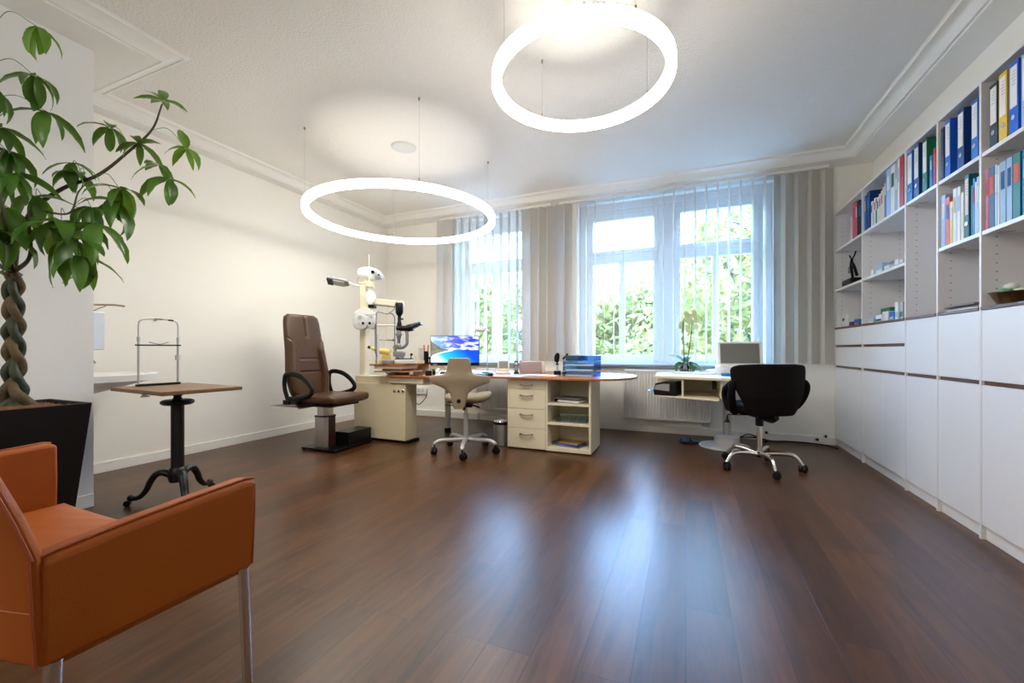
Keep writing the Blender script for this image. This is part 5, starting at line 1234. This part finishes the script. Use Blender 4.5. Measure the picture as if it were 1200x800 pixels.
MB().box((-.145, -.03, 0), (.145, .05, .004)).box((-.145, .046, .004), (.145, .05, .145)).box((-.145, -.03, .004), (.10, -.026, .135)).box((-.145, -.026, .004), (-.141, .046, .14)).build('holder_shell', M_pinkacr, t)
MB().box((-.13, -.02, .005), (.09, .0, .120)).box((-.12, .01, .005), (.138, .03, .139)).build('papers', mat('pink_paper', (.86, .77, .74), .8), t)
t = deskthing('keyboard', 'flat black keyboard half hidden behind the taupe chair', 'keyboard', 549, 4.35, .1)
MB().box((-.21, -.07, 0), (.21, .07, .014)).build('tray', M_black, t, bevel=.003)
mb = MB()
for j in range(5):
    for i in range(15): mb.box((-.2 + i * .0268, -.062 + j * .0255, .014), (-.178 + i * .0268, -.041 + j * .0255, .019))
k_ = mb.build('keys', M_black, t); k_['kind'] = 'stuff'
t = deskthing('mouse', 'black computer mouse on the desk right of the taupe chair', 'mouse', 574.5, 4.30, .2)
mb = MB(); mb.ball((0, 0, .012), .032, 16, (1, 1.6, .75)); 
for v in mb.bm.verts: v.co.z = max(v.co.z, 0)
mb.build('mouse_body', M_black, t, sharp=80); MB().cyl((-.003, -.028, .033), (.003, -.028, .033), .006, seg=10).build('wheel', M_grey, t)
# papers
for i, (u, dd, rz, w_, h_, c, lb) in enumerate([(562, 4.42, .2, .16, .11, 'ltblue', 'pale blue white sheet under the computer mouse'), (597, 4.30, -.2, .16, .11, 'white', 'white sheet of paper before the terminal'), (613, 4.40, .1, .17, .11, 'bluegrey', 'grey blue form lying before the cordless phone'),
        (633, 4.42, -.15, .18, .12, 'white', 'white sheet on the desk before the pink file holder'), (641, 4.22, .25, .12, .07, 'ltblue', 'pale blue leaflet by the orange notepad')]):
    t = deskthing('paper_sheet', lb, 'paper', u, dd, rz); t.location.z += i * .0009
    o = MB().box((-w_, -h_, 0), (w_, h_, .0008)).build('sheet', mat('sheet_' + c, BC[c], .6), t)
    mb = MB()
    for k in range(7): mb.box((-w_ * .8, -h_ * .8 + k * h_ * .22, .0008), (w_ * (.2 + .07 * ((k * 5) % 7)), -h_ * .8 + k * h_ * .22 + .004, .0010))
    mb.build('printed_lines', mat('print_grey', (.45, .48, .55), .7), t)
t = deskthing('notepad', 'orange edged notepad on the desk left of the blue tray', 'notepad', 644, 4.12, -.05)
MB().box((-.075, -.05, 0), (.075, .05, .012)).build('pad', M_paper, t); MB().box((-.076, -.0515, .002), (.076, -.0502, .011)).build('orange_edge', mat('orange_edge', '#e8902a', .5), t)
# black stand with small figures
for i, (u, dd, lb) in enumerate([(653, 4.45, 'black ophthalmoscope upright in its black charging base'), (661, 4.72, 'slender black and clear hand instrument behind the blue tray')]):
    t = deskthing('ophthalmoscope', lb, 'hand instrument', u, dd)
    if i == 0:
        MB().box((-.035, -.035, 0), (.035, .035, .045)).build('charging_base', M_black, t, bevel=.004)
        MB().cyl((0, 0, .045), (0, 0, .115), .013).build('handle', mat('pale_blue_handle', (.45, .52, .75), .2), t)
        MB().cyl((0, 0, .108), (0, 0, .120), .018).build('ring', M_black, t)
        MB().loft([[Vector((q.x + dx, q.y, z)) for q in se(0, 0, 0, hx, .016, 2.5, 20)] for z, hx, dx in ((.135, .012, -.003), (.15, .026, -.006), (.19, .030, -.004), (.215, .026, 0), (.235, .012, .004))]).cyl((0, 0, .119), (0, 0, .14), .009).build('head', M_black, t)
    else:
        MB().cyl((0, 0, 0), (0, 0, .012), .03).build('foot', M_black, t); MB().cyl((-.004, 0, .012), (0, 0, .16), .008).build('handle', M_clearacr, t)
        MB().cyl((-.012, 0, .16), (.006, 0, .185), .012).cyl((.0, 0, .175), (.03, 0, .21), .010).ball((.035, 0, .215), .013, 12).build('head', M_black, t)
# blue acrylic letter trays
pA = D(682, 409, 4.30)
t = deskthing('letter_tray', 'stack of transparent blue letter trays on the round desk end', 'letter tray', 682, 4.32, -.10)
W2, D2 = .165, .12
for k, z in enumerate((0, .055, .105)):
    MB().box((-W2, -D2, z), (W2, D2, z + .003)).box((-W2, -D2, z + .003), (-W2 + .003, D2, z + .045)).box((W2 - .003, -D2, z + .003), (W2, D2, z + .045)).box((-W2 + .003, D2 - .003, z + .003), (W2 - .003, D2, z + .045)).build('tray', M_blueacr, t)
    MB().box((-.14, -.108, z + .0035), (.145, .10, z + .012)).build('papers', M_paper, t)
MB().box((-W2, -D2, .155), (W2, D2, .158)).box((.02, -D2, .158), (.023, D2, .205)).box((W2 - .003, -D2, .158), (W2, D2, .205)).box((.023, D2 - .003, .158), (W2 - .003, D2, .205)).box((-W2, D2 - .003, .158), (.02, D2, .205)).build('tray', M_blueacr, t)
MB().loft([[Vector((x, y, z)) for x, y in ((-.145, -.10), (.0, -.10), (.0, .10), (-.145, .10))] for z in (.1585, .21)]).build('dark_box', mat('dark_blue_box', (.015, .06, .12), .3), t, bevel=.004)

# ================================================================== TAUPE SADDLE CHAIR
hub = D(546, 409, 4.08)
t = thing('saddle_chair', 'taupe upholstered saddle chair with cross-shaped backrest on silver castor base', 'chair', (hub.x, hub.y, 0), YAW)
def star(t, angs, Rr, zc0, rad0, m, zw=.10, hub_r=.032, arch=.02, wheel=.030, flat=1.0, capm=None):
    for a in angs:
        ca, sa = math.cos(a), math.sin(a)
        P_ = [(.015, zc0), (Rr * .45, zc0 + arch), (Rr * .8, zc0 + arch * .7), (Rr * .97, zw - .02), (Rr, zw - .035)]
        pts = bez([(x * ca, x * sa, z) for x, z in P_], 5); n = len(pts)
        MB().tube(pts, [rad0 * (1 - .35 * i / n) for i in range(n)], 12, flat=flat, up=(0, 0, 1)).build('base_arm', m, t)
        lx, ly = Rr * ca, Rr * sa; c = MB(); b_ = a + 1.1; dx, dy = -math.sin(b_), math.cos(b_); ox, oy = .012 * math.cos(b_), .012 * math.sin(b_)
        for s_ in (-1, 1): c.cyl((lx + ox + dx * .006 * s_, ly + oy + dy * .006 * s_, wheel), (lx + ox + dx * .024 * s_, ly + oy + dy * .024 * s_, wheel), wheel, seg=20)
        c.tube([(lx + ox - dx * .027, ly + oy - dy * .027, wheel), (lx + ox - dx * .02, ly + oy - dy * .02, wheel * 2.05), (lx + ox + dx * .02, ly + oy + dy * .02, wheel * 2.05), (lx + ox + dx * .027, ly + oy + dy * .027, wheel)], .008, 8).cyl((lx, ly, wheel * 1.6), (lx, ly, zw - .02), .007)
        c.build('castor', M_black, t)
star(t, [R(-90 + 72 * k) for k in range(5)], .305, .125, .025, M_silver, zw=.125, arch=.0, flat=1.0)
MB().cyl((0, 0, .10), (0, 0, .155), .034, seg=24).cyl((0, 0, .155), (0, 0, .38), .023, seg=24).build('gas_column', M_silver, t)
MB().cyl((0, 0, .38), (0, 0, .46), .017, seg=18).build('piston', M_steel, t)
MB().box((-.06, -.10, .445), (.07, .09, .475)).tube(bez([(0, -.10, .455), (0, -.17, .44), (.0, -.215, .50)], 5), .014, 8).build('seat_mechanism', M_black, t, bevel=.004)
MB().tube([(.03, 0, .455), (.09, -.02, .45), (.135, -.03, .435)], .007, 8).build('lever', M_black, t); MB().tube([(-.03, 0, .452), (-.20, -.02, .456)], .0045, 8).build('lever', M_black, t)
rings = []
for k in range(25):
    s_ = -1 + 2 * k / 24; x = .02 + s_ * .235; hz_ = .045 * (1 - abs(s_) ** 6) ** .5 + .004; hy = .17 * (1 - abs(s_) ** 5) ** .5 * (1 - .25 * math.exp(-(s_ / .35) ** 2)) + .006
    zc_ = .515 + .028 * s_ * s_ + .012 * s_
    rings.append([Vector((x, .03 + q.x, zc_ + q.y)) for q in se(0, 0, 0, hy, hz_, 2.3, 28)])
MB().loft(rings).build('seat', M_tan, t, sharp=80)
sc = 3.86 / F_PX / 8
HB = [(315, 88), (322, 97), (400, 112), (450, 122), (468, 150), (477, 205), (484, 262), (490, 281), (500, 290), (515, 294), (530, 293), (545, 286), (556, 264), (568, 226), (585, 180), (610, 128), (645, 88), (700, 68), (760, 60), (790, 40)]
rings = []
off = (490 - 528) * sc
for k in range(110):
    cy = 315 + (790 - 315) * k / 109; hw = interp(HB, cy) * sc; z = 1 - (380 + cy / 8 - HOR) / F_PX * 3.86
    th = .022 + .010 * math.exp(-((cy - 520) / 60) ** 2)
    if k in (0, 109): th *= .5
    ring = []
    for q in se(0, 0, 0, hw, th, 3.4, 48):
        ring.append(Vector((off + q.x, -.235 + q.y + .9 * q.x * q.x - .03 * max(0, (z - .7)), z)))
    rings.append(ring)
MB().loft(rings).build('backrest', M_tan, t, sharp=60)
zb_ = 1 - (380 + 718 / 8 - HOR) / F_PX * 3.83
MB().cyl((off, -.245, zb_), (off, -.266, zb_), .021, .017, seg=24).build('back_button', M_black, t)

# ================================================================== BLACK SWIVEL CHAIR
hub = D(890, 409, 3.52)
t = thing('swivel_chair', 'dark brown upholstered swivel armchair with curved arms and chrome base', 'chair', (hub.x, hub.y, 0), YAW)
star(t, [R(-100 + 72 * k) for k in range(5)], .30, .118, .017, M_chrome, zw=.09, arch=.018, wheel=.029, flat=1.3)
MB().cyl((0, 0, .095), (0, 0, .14), .030, seg=24).build('hub', M_black, t)
MB().cyl((0, 0, .14), (0, 0, .345), .0215, seg=24).build('gas_column', M_chrome, t); MB().cyl((0, 0, .34), (0, 0, .36), .013).build('piston', M_chrome, t)
MB().cyl((0, 0, .355), (0, 0, .425), .031, seg=20).box((-.045, -.07, .425), (.045, .09, .465)).build('seat_mechanism', M_black, t, bevel=.005)
MB().tube([(-.03, .0, .445), (-.25, .02, .447), (-.262, .02, .445)], .0045, 8).lathe([(0, .38), (.022, .382), (.012, .41), (.007, .44), (0, .445)], c=(-.262, .02, 0), seg=16).build('height_lever', M_black, t)
rings = []
for z, rx, ry, y in ((.462, .20, .19, .03), (.47, .225, .22, .03), (.51, .235, .235, .03), (.54, .22, .22, .03), (.548, .18, .18, .03)): rings.append(se(0, y, z, rx, ry, 2.8, 40))
MB().loft(rings).build('seat', M_dkfab, t, sharp=80)
kz = 3.27 / F_PX
HC = [(381, .15), (384, .20), (390, .262), (400, .288), (412, .300), (430, .304), (470, .302), (500, .298), (550, .278), (600, .255), (650, .228), (690, .205), (715, .190), (735, .165)]
rings = []
for k in range(44):
    cy = 381 + (735 - 381) * k / 43; z = 1 - (360 + cy / 5.714 - HOR) * kz; hw = interp(HC, cy)
    th = .028 if 0 < k < 43 else .014
    ring = []
    for q in se(0, 0, 0, hw, th, 3.6, 56):
        ring.append(Vector((.003 + q.x, -.245 + .08 * max(0, .62 - z) / .16 * .5 + q.y + 1.5 * q.x * q.x, z)))
    rings.append(ring)
MB().loft(rings).build('backrest', M_dkfab, t, sharp=70)
MB().tube(bez([(0, -.05, .447), (0, -.16, .445), (0, -.225, .475)], 5), .02, 8, flat=2).build('back_bracket', M_black, t)
for s_ in (-1, 1):
    pts = bez([(s_ * .262, -.13, .745), (s_ * .285, -.10, .722), (s_ * .285, -.04, .69), (s_ * .272, .03, .66), (s_ * .262, .06, .60), (s_ * .248, .05, .54), (s_ * .225, .03, .495), (s_ * .18, .0, .47)], 6)
    MB().tube(pts, .024, 12, flat=1.15).build('armrest', M_dkfab, t, sharp=80)
    pts = bez([(s_ * .278, -.125, .735), (s_ * .300, -.13, .70), (s_ * .296, -.115, .63), (s_ * .272, -.08, .55), (s_ * .238, -.03, .495), (s_ * .20, .0, .475)], 6)
    MB().tube(pts, .026, 12, flat=1.2).build('arm_support', M_dkfab, t, sharp=80)

# ================================================================== COMPUTER TABLE ON COLUMN
t = thing('computer_table', 'white height-adjustable table with lower tray on a round grey column base', 'table', (.36, 4.80, 0))
top_ = [(-.29, 4.40), (-.1, 4.335), (.15, 4.25), (.40, 4.19), (.70, 4.22), (.80, 4.32), (.82, 5.15), (-.20, 5.15), (-.30, 5.05)]
MB().prism(top_, .712, .738).build('tabletop', M_creamL, t, bevel=.004, world=True)
lw = [(-.30, 4.38)] + [tuple(q[:2]) for q in bez([(-.29, 4.38, 0), (-.1, 4.33, 0), (.15, 4.22, 0), (.40, 4.15, 0), (.62, 4.17, 0)], 4) if q[0] < .31] + [(.31, 4.95), (-.30, 4.95)]
MB().prism(lw[1:], .53, .545).build('lower_tray', M_creamL, t, bevel=.002, world=True)
MB().box((-.04, 4.335, .545), (-.022, 4.95, .712)).box((-.30, 4.93, .545), (.31, 4.95, .712)).box((.292, 4.24, .545), (.31, 4.93, .712)).build('divider', M_creamL, t, world=True)
MB().box((.22, 4.26, .63), (.26, 4.28, .711)).build('control_switch', M_black, t, world=True, bevel=.002)
MB().cyl((.385, 4.80, .12), (.385, 4.80, .53), .038, seg=28).build('column', M_silver, t, world=True)
MB().lathe([(0, .018), (.115, .018), (.118, .03), (.118, .115), (.10, .13), (0, .13)], c=(.385, 4.80, 0), seg=32).build('motor_housing', M_ltgrey, t, world=True)
MB().lathe([(0, 0), (.235, 0), (.24, .008), (.235, .014), (.12, .02), (0, .02)], c=(.36, 4.80, 0), seg=48).build('base_disc', M_ltgrey, t, world=True)
# printer
p = onY(787, 453, 4.40)
t = thing('label_printer', 'small black and grey printer on the lower tray of the white table', 'printer', (-.165, 4.45, .546), R(-14))
MB().loft([[Vector((x, -.10, z)) for x, z in ((-.11, 0), (.10, 0), (.10, .135), (-.02, .135), (-.10, .115), (-.115, .05))], [Vector((x, .12, z)) for x, z in ((-.11, 0), (.10, 0), (.10, .135), (-.02, .135), (-.10, .115), (-.115, .05))]]).build('printer_body', M_black, t, bevel=.006)
MB().loft([[Vector((x, y, z)) for x, z in ((-.103, .055), (.04, .045), (.04, .115), (-.02, .115), (-.095, .098))] for y in (-.1025, -.1005)]).build('side_plate', M_grey, t)
MB().box((-.20, -.06, .028), (-.105, .08, .036)).box((-.16, -.05, .036), (-.11, .07, .055)).build('paper_output', mat('card_ltblue', BC['ltblue'], .5), t, bevel=.002)
# screening monitor
p = D(868, 409, 4.22)
t = thing('screening_monitor', 'white desktop medical monitor with blank grey screen on the white table', 'monitor', (p.x, p.y, .7385), YAW - .22)
kq = 4.22 / F_PX
M_ = Matrix.Translation((0, .02, .10)) @ Matrix.Rotation(R(-9), 4, 'X')
o = MB().box((-.205, 0, 0), (.215, .04, .245), M_).build('monitor_housing', M_bwhite, t, bevel=.010)
MB().box((-.180, -.002, .018), (.185, .0, .222), M_).build('screen', mat('grey_screen', (.17, .165, .145), .35), o)
MB().cyl(M_ @ Vector((0, -.001, .234)), M_ @ Vector((0, .003, .234)), .004, seg=10).build('webcam', M_black, o)
MB().loft([[Vector((q.x, .03 + q.y, z)) for q in se(0, 0, 0, rx, ry, 3, 32)] for z, rx, ry in ((0, .21, .09), (.02, .225, .10), (.085, .228, .10), (.108, .20, .085), (.112, .15, .06))]).build('monitor_base', M_bwhite, t)
MB().tube(bez([(-.20, -.05, .095), (-.10, -.075, .078), (0, -.08, .074), (.10, -.075, .078), (.21, -.05, .095)], 5), .008, 8).build('base_lip', M_bwhite, t)
p = D(852, 440, 4.1)
o = tag(MB().box((p.x - .05, p.y - .06, .7385), (p.x + .04, p.y + .06, .765)).build('tissue_pack', mat('card_blue', BC['blue'], .4), bevel=.006, loc=(p.x, p.y, .7385)), 'small blue pack on the white table at the foot of the monitor', 'pack')
p = D(813, 409, 4.40)
t = thing('keyboard', 'white keyboard on the white computer table', 'keyboard', (p.x, p.y, .7385), -.36)
MB().box((-.20, -.075, 0), (.20, .075, .014)).build('tray', M_bwhite, t, bevel=.004)
mb = MB()
for j in range(5):
    for i in range(15): mb.box((-.19 + i * .0255, -.064 + j * .0265, .014), (-.170 + i * .0255, -.043 + j * .0265, .020))
k_ = mb.build('keys', M_paper, t); k_['kind'] = 'stuff'
p = D(836, 409, 4.62)
t = thing('hand_control', 'white rounded hand control behind the white keyboard', 'hand control', (p.x, p.y, .7385), -.3)
MB().loft([[Vector((q.x, q.y, z)) for q in se(0, 0, 0, rx, ry, 2.6, 28)] for z, rx, ry in ((0, .075, .045), (.02, .08, .05), (.032, .07, .042), (.036, .05, .03))]).build('control_body', M_bwhite, t); MB().cyl((0, 0, .034), (0, 0, .042), .02, seg=20).build('knob', M_ltgrey, t)
# orchid
p = D(803, 409, 4.62)
t = thing('orchid', 'white and yellow orchid in a dark glass pot at the window', 'plant', (p.x, p.y, .7385), YAW)
ko = 4.62 / F_PX
def qo(u, v, y=0): return Vector(((u - 803) * ko, y, 1 - (v - HOR) * ko - .7385))
MB().lathe([(0, 0), (.05, 0), (.056, .02), (.062, .118), (.058, .12), (.052, .02), (0, .012)], seg=30).build('pot', glass_mat('smoked_glass', (.16, .17, .20), .22), t)
MB().lathe([(0, .013), (.05, .02), (.052, .10), (0, .105)], seg=24).build('bark_substrate', mat('bark_mix', (.03, .022, .018), .8, vary=.5, scale=50, bump=.6), t)
lf = MB()
for az, L_, W_, pit in ((2.6, .165, .026, .95), (.6, .17, .026, 1.0), (3.4, .13, .028, .25), (-.3, .17, .027, .35), (-1.2, .13, .026, .2), (1.6, .14, .025, .7)):
    lf2 = MB(); leaflet(lf2, (0, 0, .10), az, L_ * 1.3, W_ * 1.9, pit, 1.7 if pit < .5 else .9, 3, fold=.3); lf2.build('leaf', M_oleaf, t, sharp=180)
for pts in ([qo(802, 424), qo(801, 405), qo(800.5, 385), qo(801, 374)], [qo(805, 424), qo(809, 400), qo(811, 378), qo(808, 369), qo(804, 366)]): MB().tube(bez(pts, 6), .0055, 6).build('flower_stem', mat('stem_brown', (.05, .055, .015), .5), t)
rnd = random.Random(11)
for u, v in [(804, 368), (808, 371), (813, 370), (816, 375), (806, 376), (811, 377), (800, 379), (815, 383), (807, 383), (799, 382), (803, 374), (812, 366), (806, 387)]:
    c = qo(u, v, rnd.uniform(-.03, .02)); fl = MB()
    for k in range(5):
        a = k * 2 * math.pi / 5 + rnd.uniform(0, .5); dx, dz = 1.45 * math.cos(a), 1.45 * math.sin(a); e1 = Vector((dx, 0, dz)); e2 = Vector((-dz, 0, dx)); w_ = .014
        fl.face([c, c + e1 * .012 + e2 * w_ + Vector((0, -.004, 0)), c + e1 * .026 + Vector((0, .002, 0)), c + e1 * .012 - e2 * w_ + Vector((0, -.004, 0))])
    fl.ball(c + Vector((0, -.006, 0)), .005, 8); fl.build('flower', M_petal, t, sharp=180)

# foot pedals, cables, sockets -----------------------------------
p = onZ(812, 519, 0)
t = thing('foot_pedal', 'dark blue double foot pedal on the floor before the radiator', 'pedal', (p.x - .03, p.y, 0), .3)
MB().box((-.10, -.05, 0), (.10, .05, .012)).build('pedal_base', M_black, t, bevel=.004)
for s_ in (-1, 1): MB().loft([[Vector((s_ * .05 + x, -.048, z)) for x, z in ((-.042, .012), (.042, .012), (.04, .024), (-.04, .024))], [Vector((s_ * .05 + x, .048, z)) for x, z in ((-.042, .012), (.042, .012), (.036, .048), (-.036, .048))]]).build('pedal_plate', M_pedal, t, bevel=.005)
pts = bez([(.40, 5.05, .01), (.55, 5.1, .05), (.70, 5.18, .045), (.85, 5.24, .01), (1.0, 5.27, .012), (1.2, 5.26, .012), (1.33, 5.2, .012), (1.39, 5.08, .012)], 7)
o = tag(MB().tube(pts, .008, 8).build('power_cable', M_black, loc=(.9, 5.2, 0)), 'black power cable running along the skirting to the storage wall', 'cable')
pts = bez([(.50, 4.86, .09), (.60, 4.93, .12), (.74, 5.02, .06), (.80, 5.12, .02), (.70, 5.18, .012)], 7)
tag(MB().tube(pts, .007, 8).build('cable', M_black, loc=(.6, 4.95, 0)), 'short dark cable looping from the round table base', 'cable')
for i, (u, v, lb) in enumerate([(898, 506.5, 'round floor-level socket behind the swivel chair'), (957, 514.5, 'round black plug socket low on the back skirting'), (967.5, 511, 'round socket at the skirting end near the storage wall')]):
    p = onY(u, v, YB - .03); z = max(.03, p.z)
    t = thing('wall_socket', lb, 'socket', (p.x, YB - .0305, z))
    m_ = Matrix.Rotation(R(90), 4, 'X'); MB().lathe([(0, 0), (.024, 0), (.022, .006), (0, .007)], seg=24, M=m_).build('socket_plate', M_ltgrey, t); MB().lathe([(0, .007), (.013, .007), (.013, .009 if i != 1 else .03), (0, .009 if i != 1 else .03)], seg=18, M=m_).build('plug' if i == 1 else 'socket_insert', M_black, t)
p = onY(495, 457, YB)
t = thing('cable_trunking', 'white wall trunking with sockets under the left of the desk', 'trunking', (p.x, YB, p.z))
MB().box((-.16, -.045, -.055), (.10, 0, .045)).build('trunk_body', M_bwhite, t, bevel=.004)
for x in (-.10, -.03, .04): MB().lathe([(0, 0), (.024, 0), (.024, .004), (0, .005)], seg=20, M=Matrix.Translation((x, -.045, 0)) @ Matrix.Rotation(R(90), 4, 'X')).build('socket', M_ltgrey, t)
a = Vector((p.x - .10, YB - .05, p.z)); 
tag(MB().cyl(a, a + Vector((0, -.04, 0)), .018).tube(bez([a + Vector((0, -.04, 0)), a + Vector((.02, -.06, -.10)), a + Vector((.12, -.08, -.20)), a + Vector((.28, -.12, -.08)), a + Vector((.42, -.3, .06))], 8), .006, 8).build('plug_cable', M_black, loc=(a.x, a.y, a.z)), 'black cable hanging in a loop from the white trunking', 'cable')

# ================================================================== OUTSIDE
struct(MB().box((-60, YO + .3, -2.6), (60, 90, -2.5)).build('ground', M_grass))
def tree(x, y, ztop, rad, rz_, n, leaf_s, m, label, lean=0.0, seed=1, trunk_r=.16, holes=0.0, zc_=None, blobs=26):
    t = thing('garden_tree', label, 'tree', (x, y, -2.5), 0, 'trees in the garden outside')
    rn = random.Random(seed); zc_ = ztop - rz_ if zc_ is None else zc_
    tp = bez([(0, 0, 0), (lean * .3, 0, (zc_ + 2.5) * .5), (lean, 0, zc_ + 2.5 + rz_ * .4)], 6); n_ = len(tp)
    mb = MB().tube(tp, [trunk_r * (1 - .6 * i / n_) for i in range(n_)], 10)
    cl = []
    for k in range(blobs):
        while True:
            q = Vector((rn.uniform(-1, 1), rn.uniform(-1, 1), rn.uniform(-1, 1)))
            if q.length < 1: break
        c = Vector((q.x * rad, q.y * rad * .7, zc_ + 2.5 + q.z * rz_)); cl.append(c)
        if k < 14:
            st = tp[min(n_ - 1, int(n_ * rn.uniform(.45, .95)))]
            mb.tube(bez([st, (st + c) / 2 + Vector((0, 0, .2)), c], 4), .035 * trunk_r / .16, 5)
    mb.build('trunk', M_trunkout, t, sharp=180)
    vs = []; fs = []
    for k in range(n):
        c = cl[rn.randrange(len(cl))]; br = rad * rn.uniform(.28, .42)
        while True:
            q = Vector((rn.uniform(-1, 1), rn.uniform(-1, 1), rn.uniform(-1, 1)))
            if .3 < q.length < 1: break
        p_ = c + q * br; a = Vector((rn.gauss(0, 1), rn.gauss(0, 1), rn.gauss(0, 1))).normalized(); b = a.orthogonal().normalized()
        s1 = leaf_s * rn.uniform(.6, 1.3); i0 = len(vs)
        vs += [p_ - a * s1, p_ + b * s1 * .45, p_ + a * s1, p_ - b * s1 * .45]; fs.append((i0, i0 + 1, i0 + 2, i0 + 3))
    me = bpy.data.meshes.new('crown'); me.from_pydata([tuple(v) for v in vs], [], fs); me.materials.append(m)
    o = bpy.data.objects.new('crown', me); COL.objects.link(o); o.parent = t
    return t
q = onY(728, 400, 15)
tree(q.x - .3, 15, 4.4, 2.7, 3.2, 24000, .13, M_tree1, 'broad pale green bush seen through the left half of the double window', seed=3)
q = onY(845, 400, 11.5)
tree(q.x + .5, 11.5, 5.2, 2.6, 3.2, 9000, .13, M_tree1, 'tree with dark leaning trunk seen through the right half of the double window', lean=1.0, seed=8, trunk_r=.15, blobs=44)
q = onY(870, 400, 20)
tree(q.x + 2.0, 22, 4.0, 4.2, 3.6, 10000, .18, M_tree2, 'dense darker tree farther behind the right half of the double window', seed=12)
q = onY(588, 400, 17)
tree(q.x, 17, 4.2, 2.8, 3.2, 17000, .14, M_tree1, 'pale green tree seen through the left single window', seed=21)
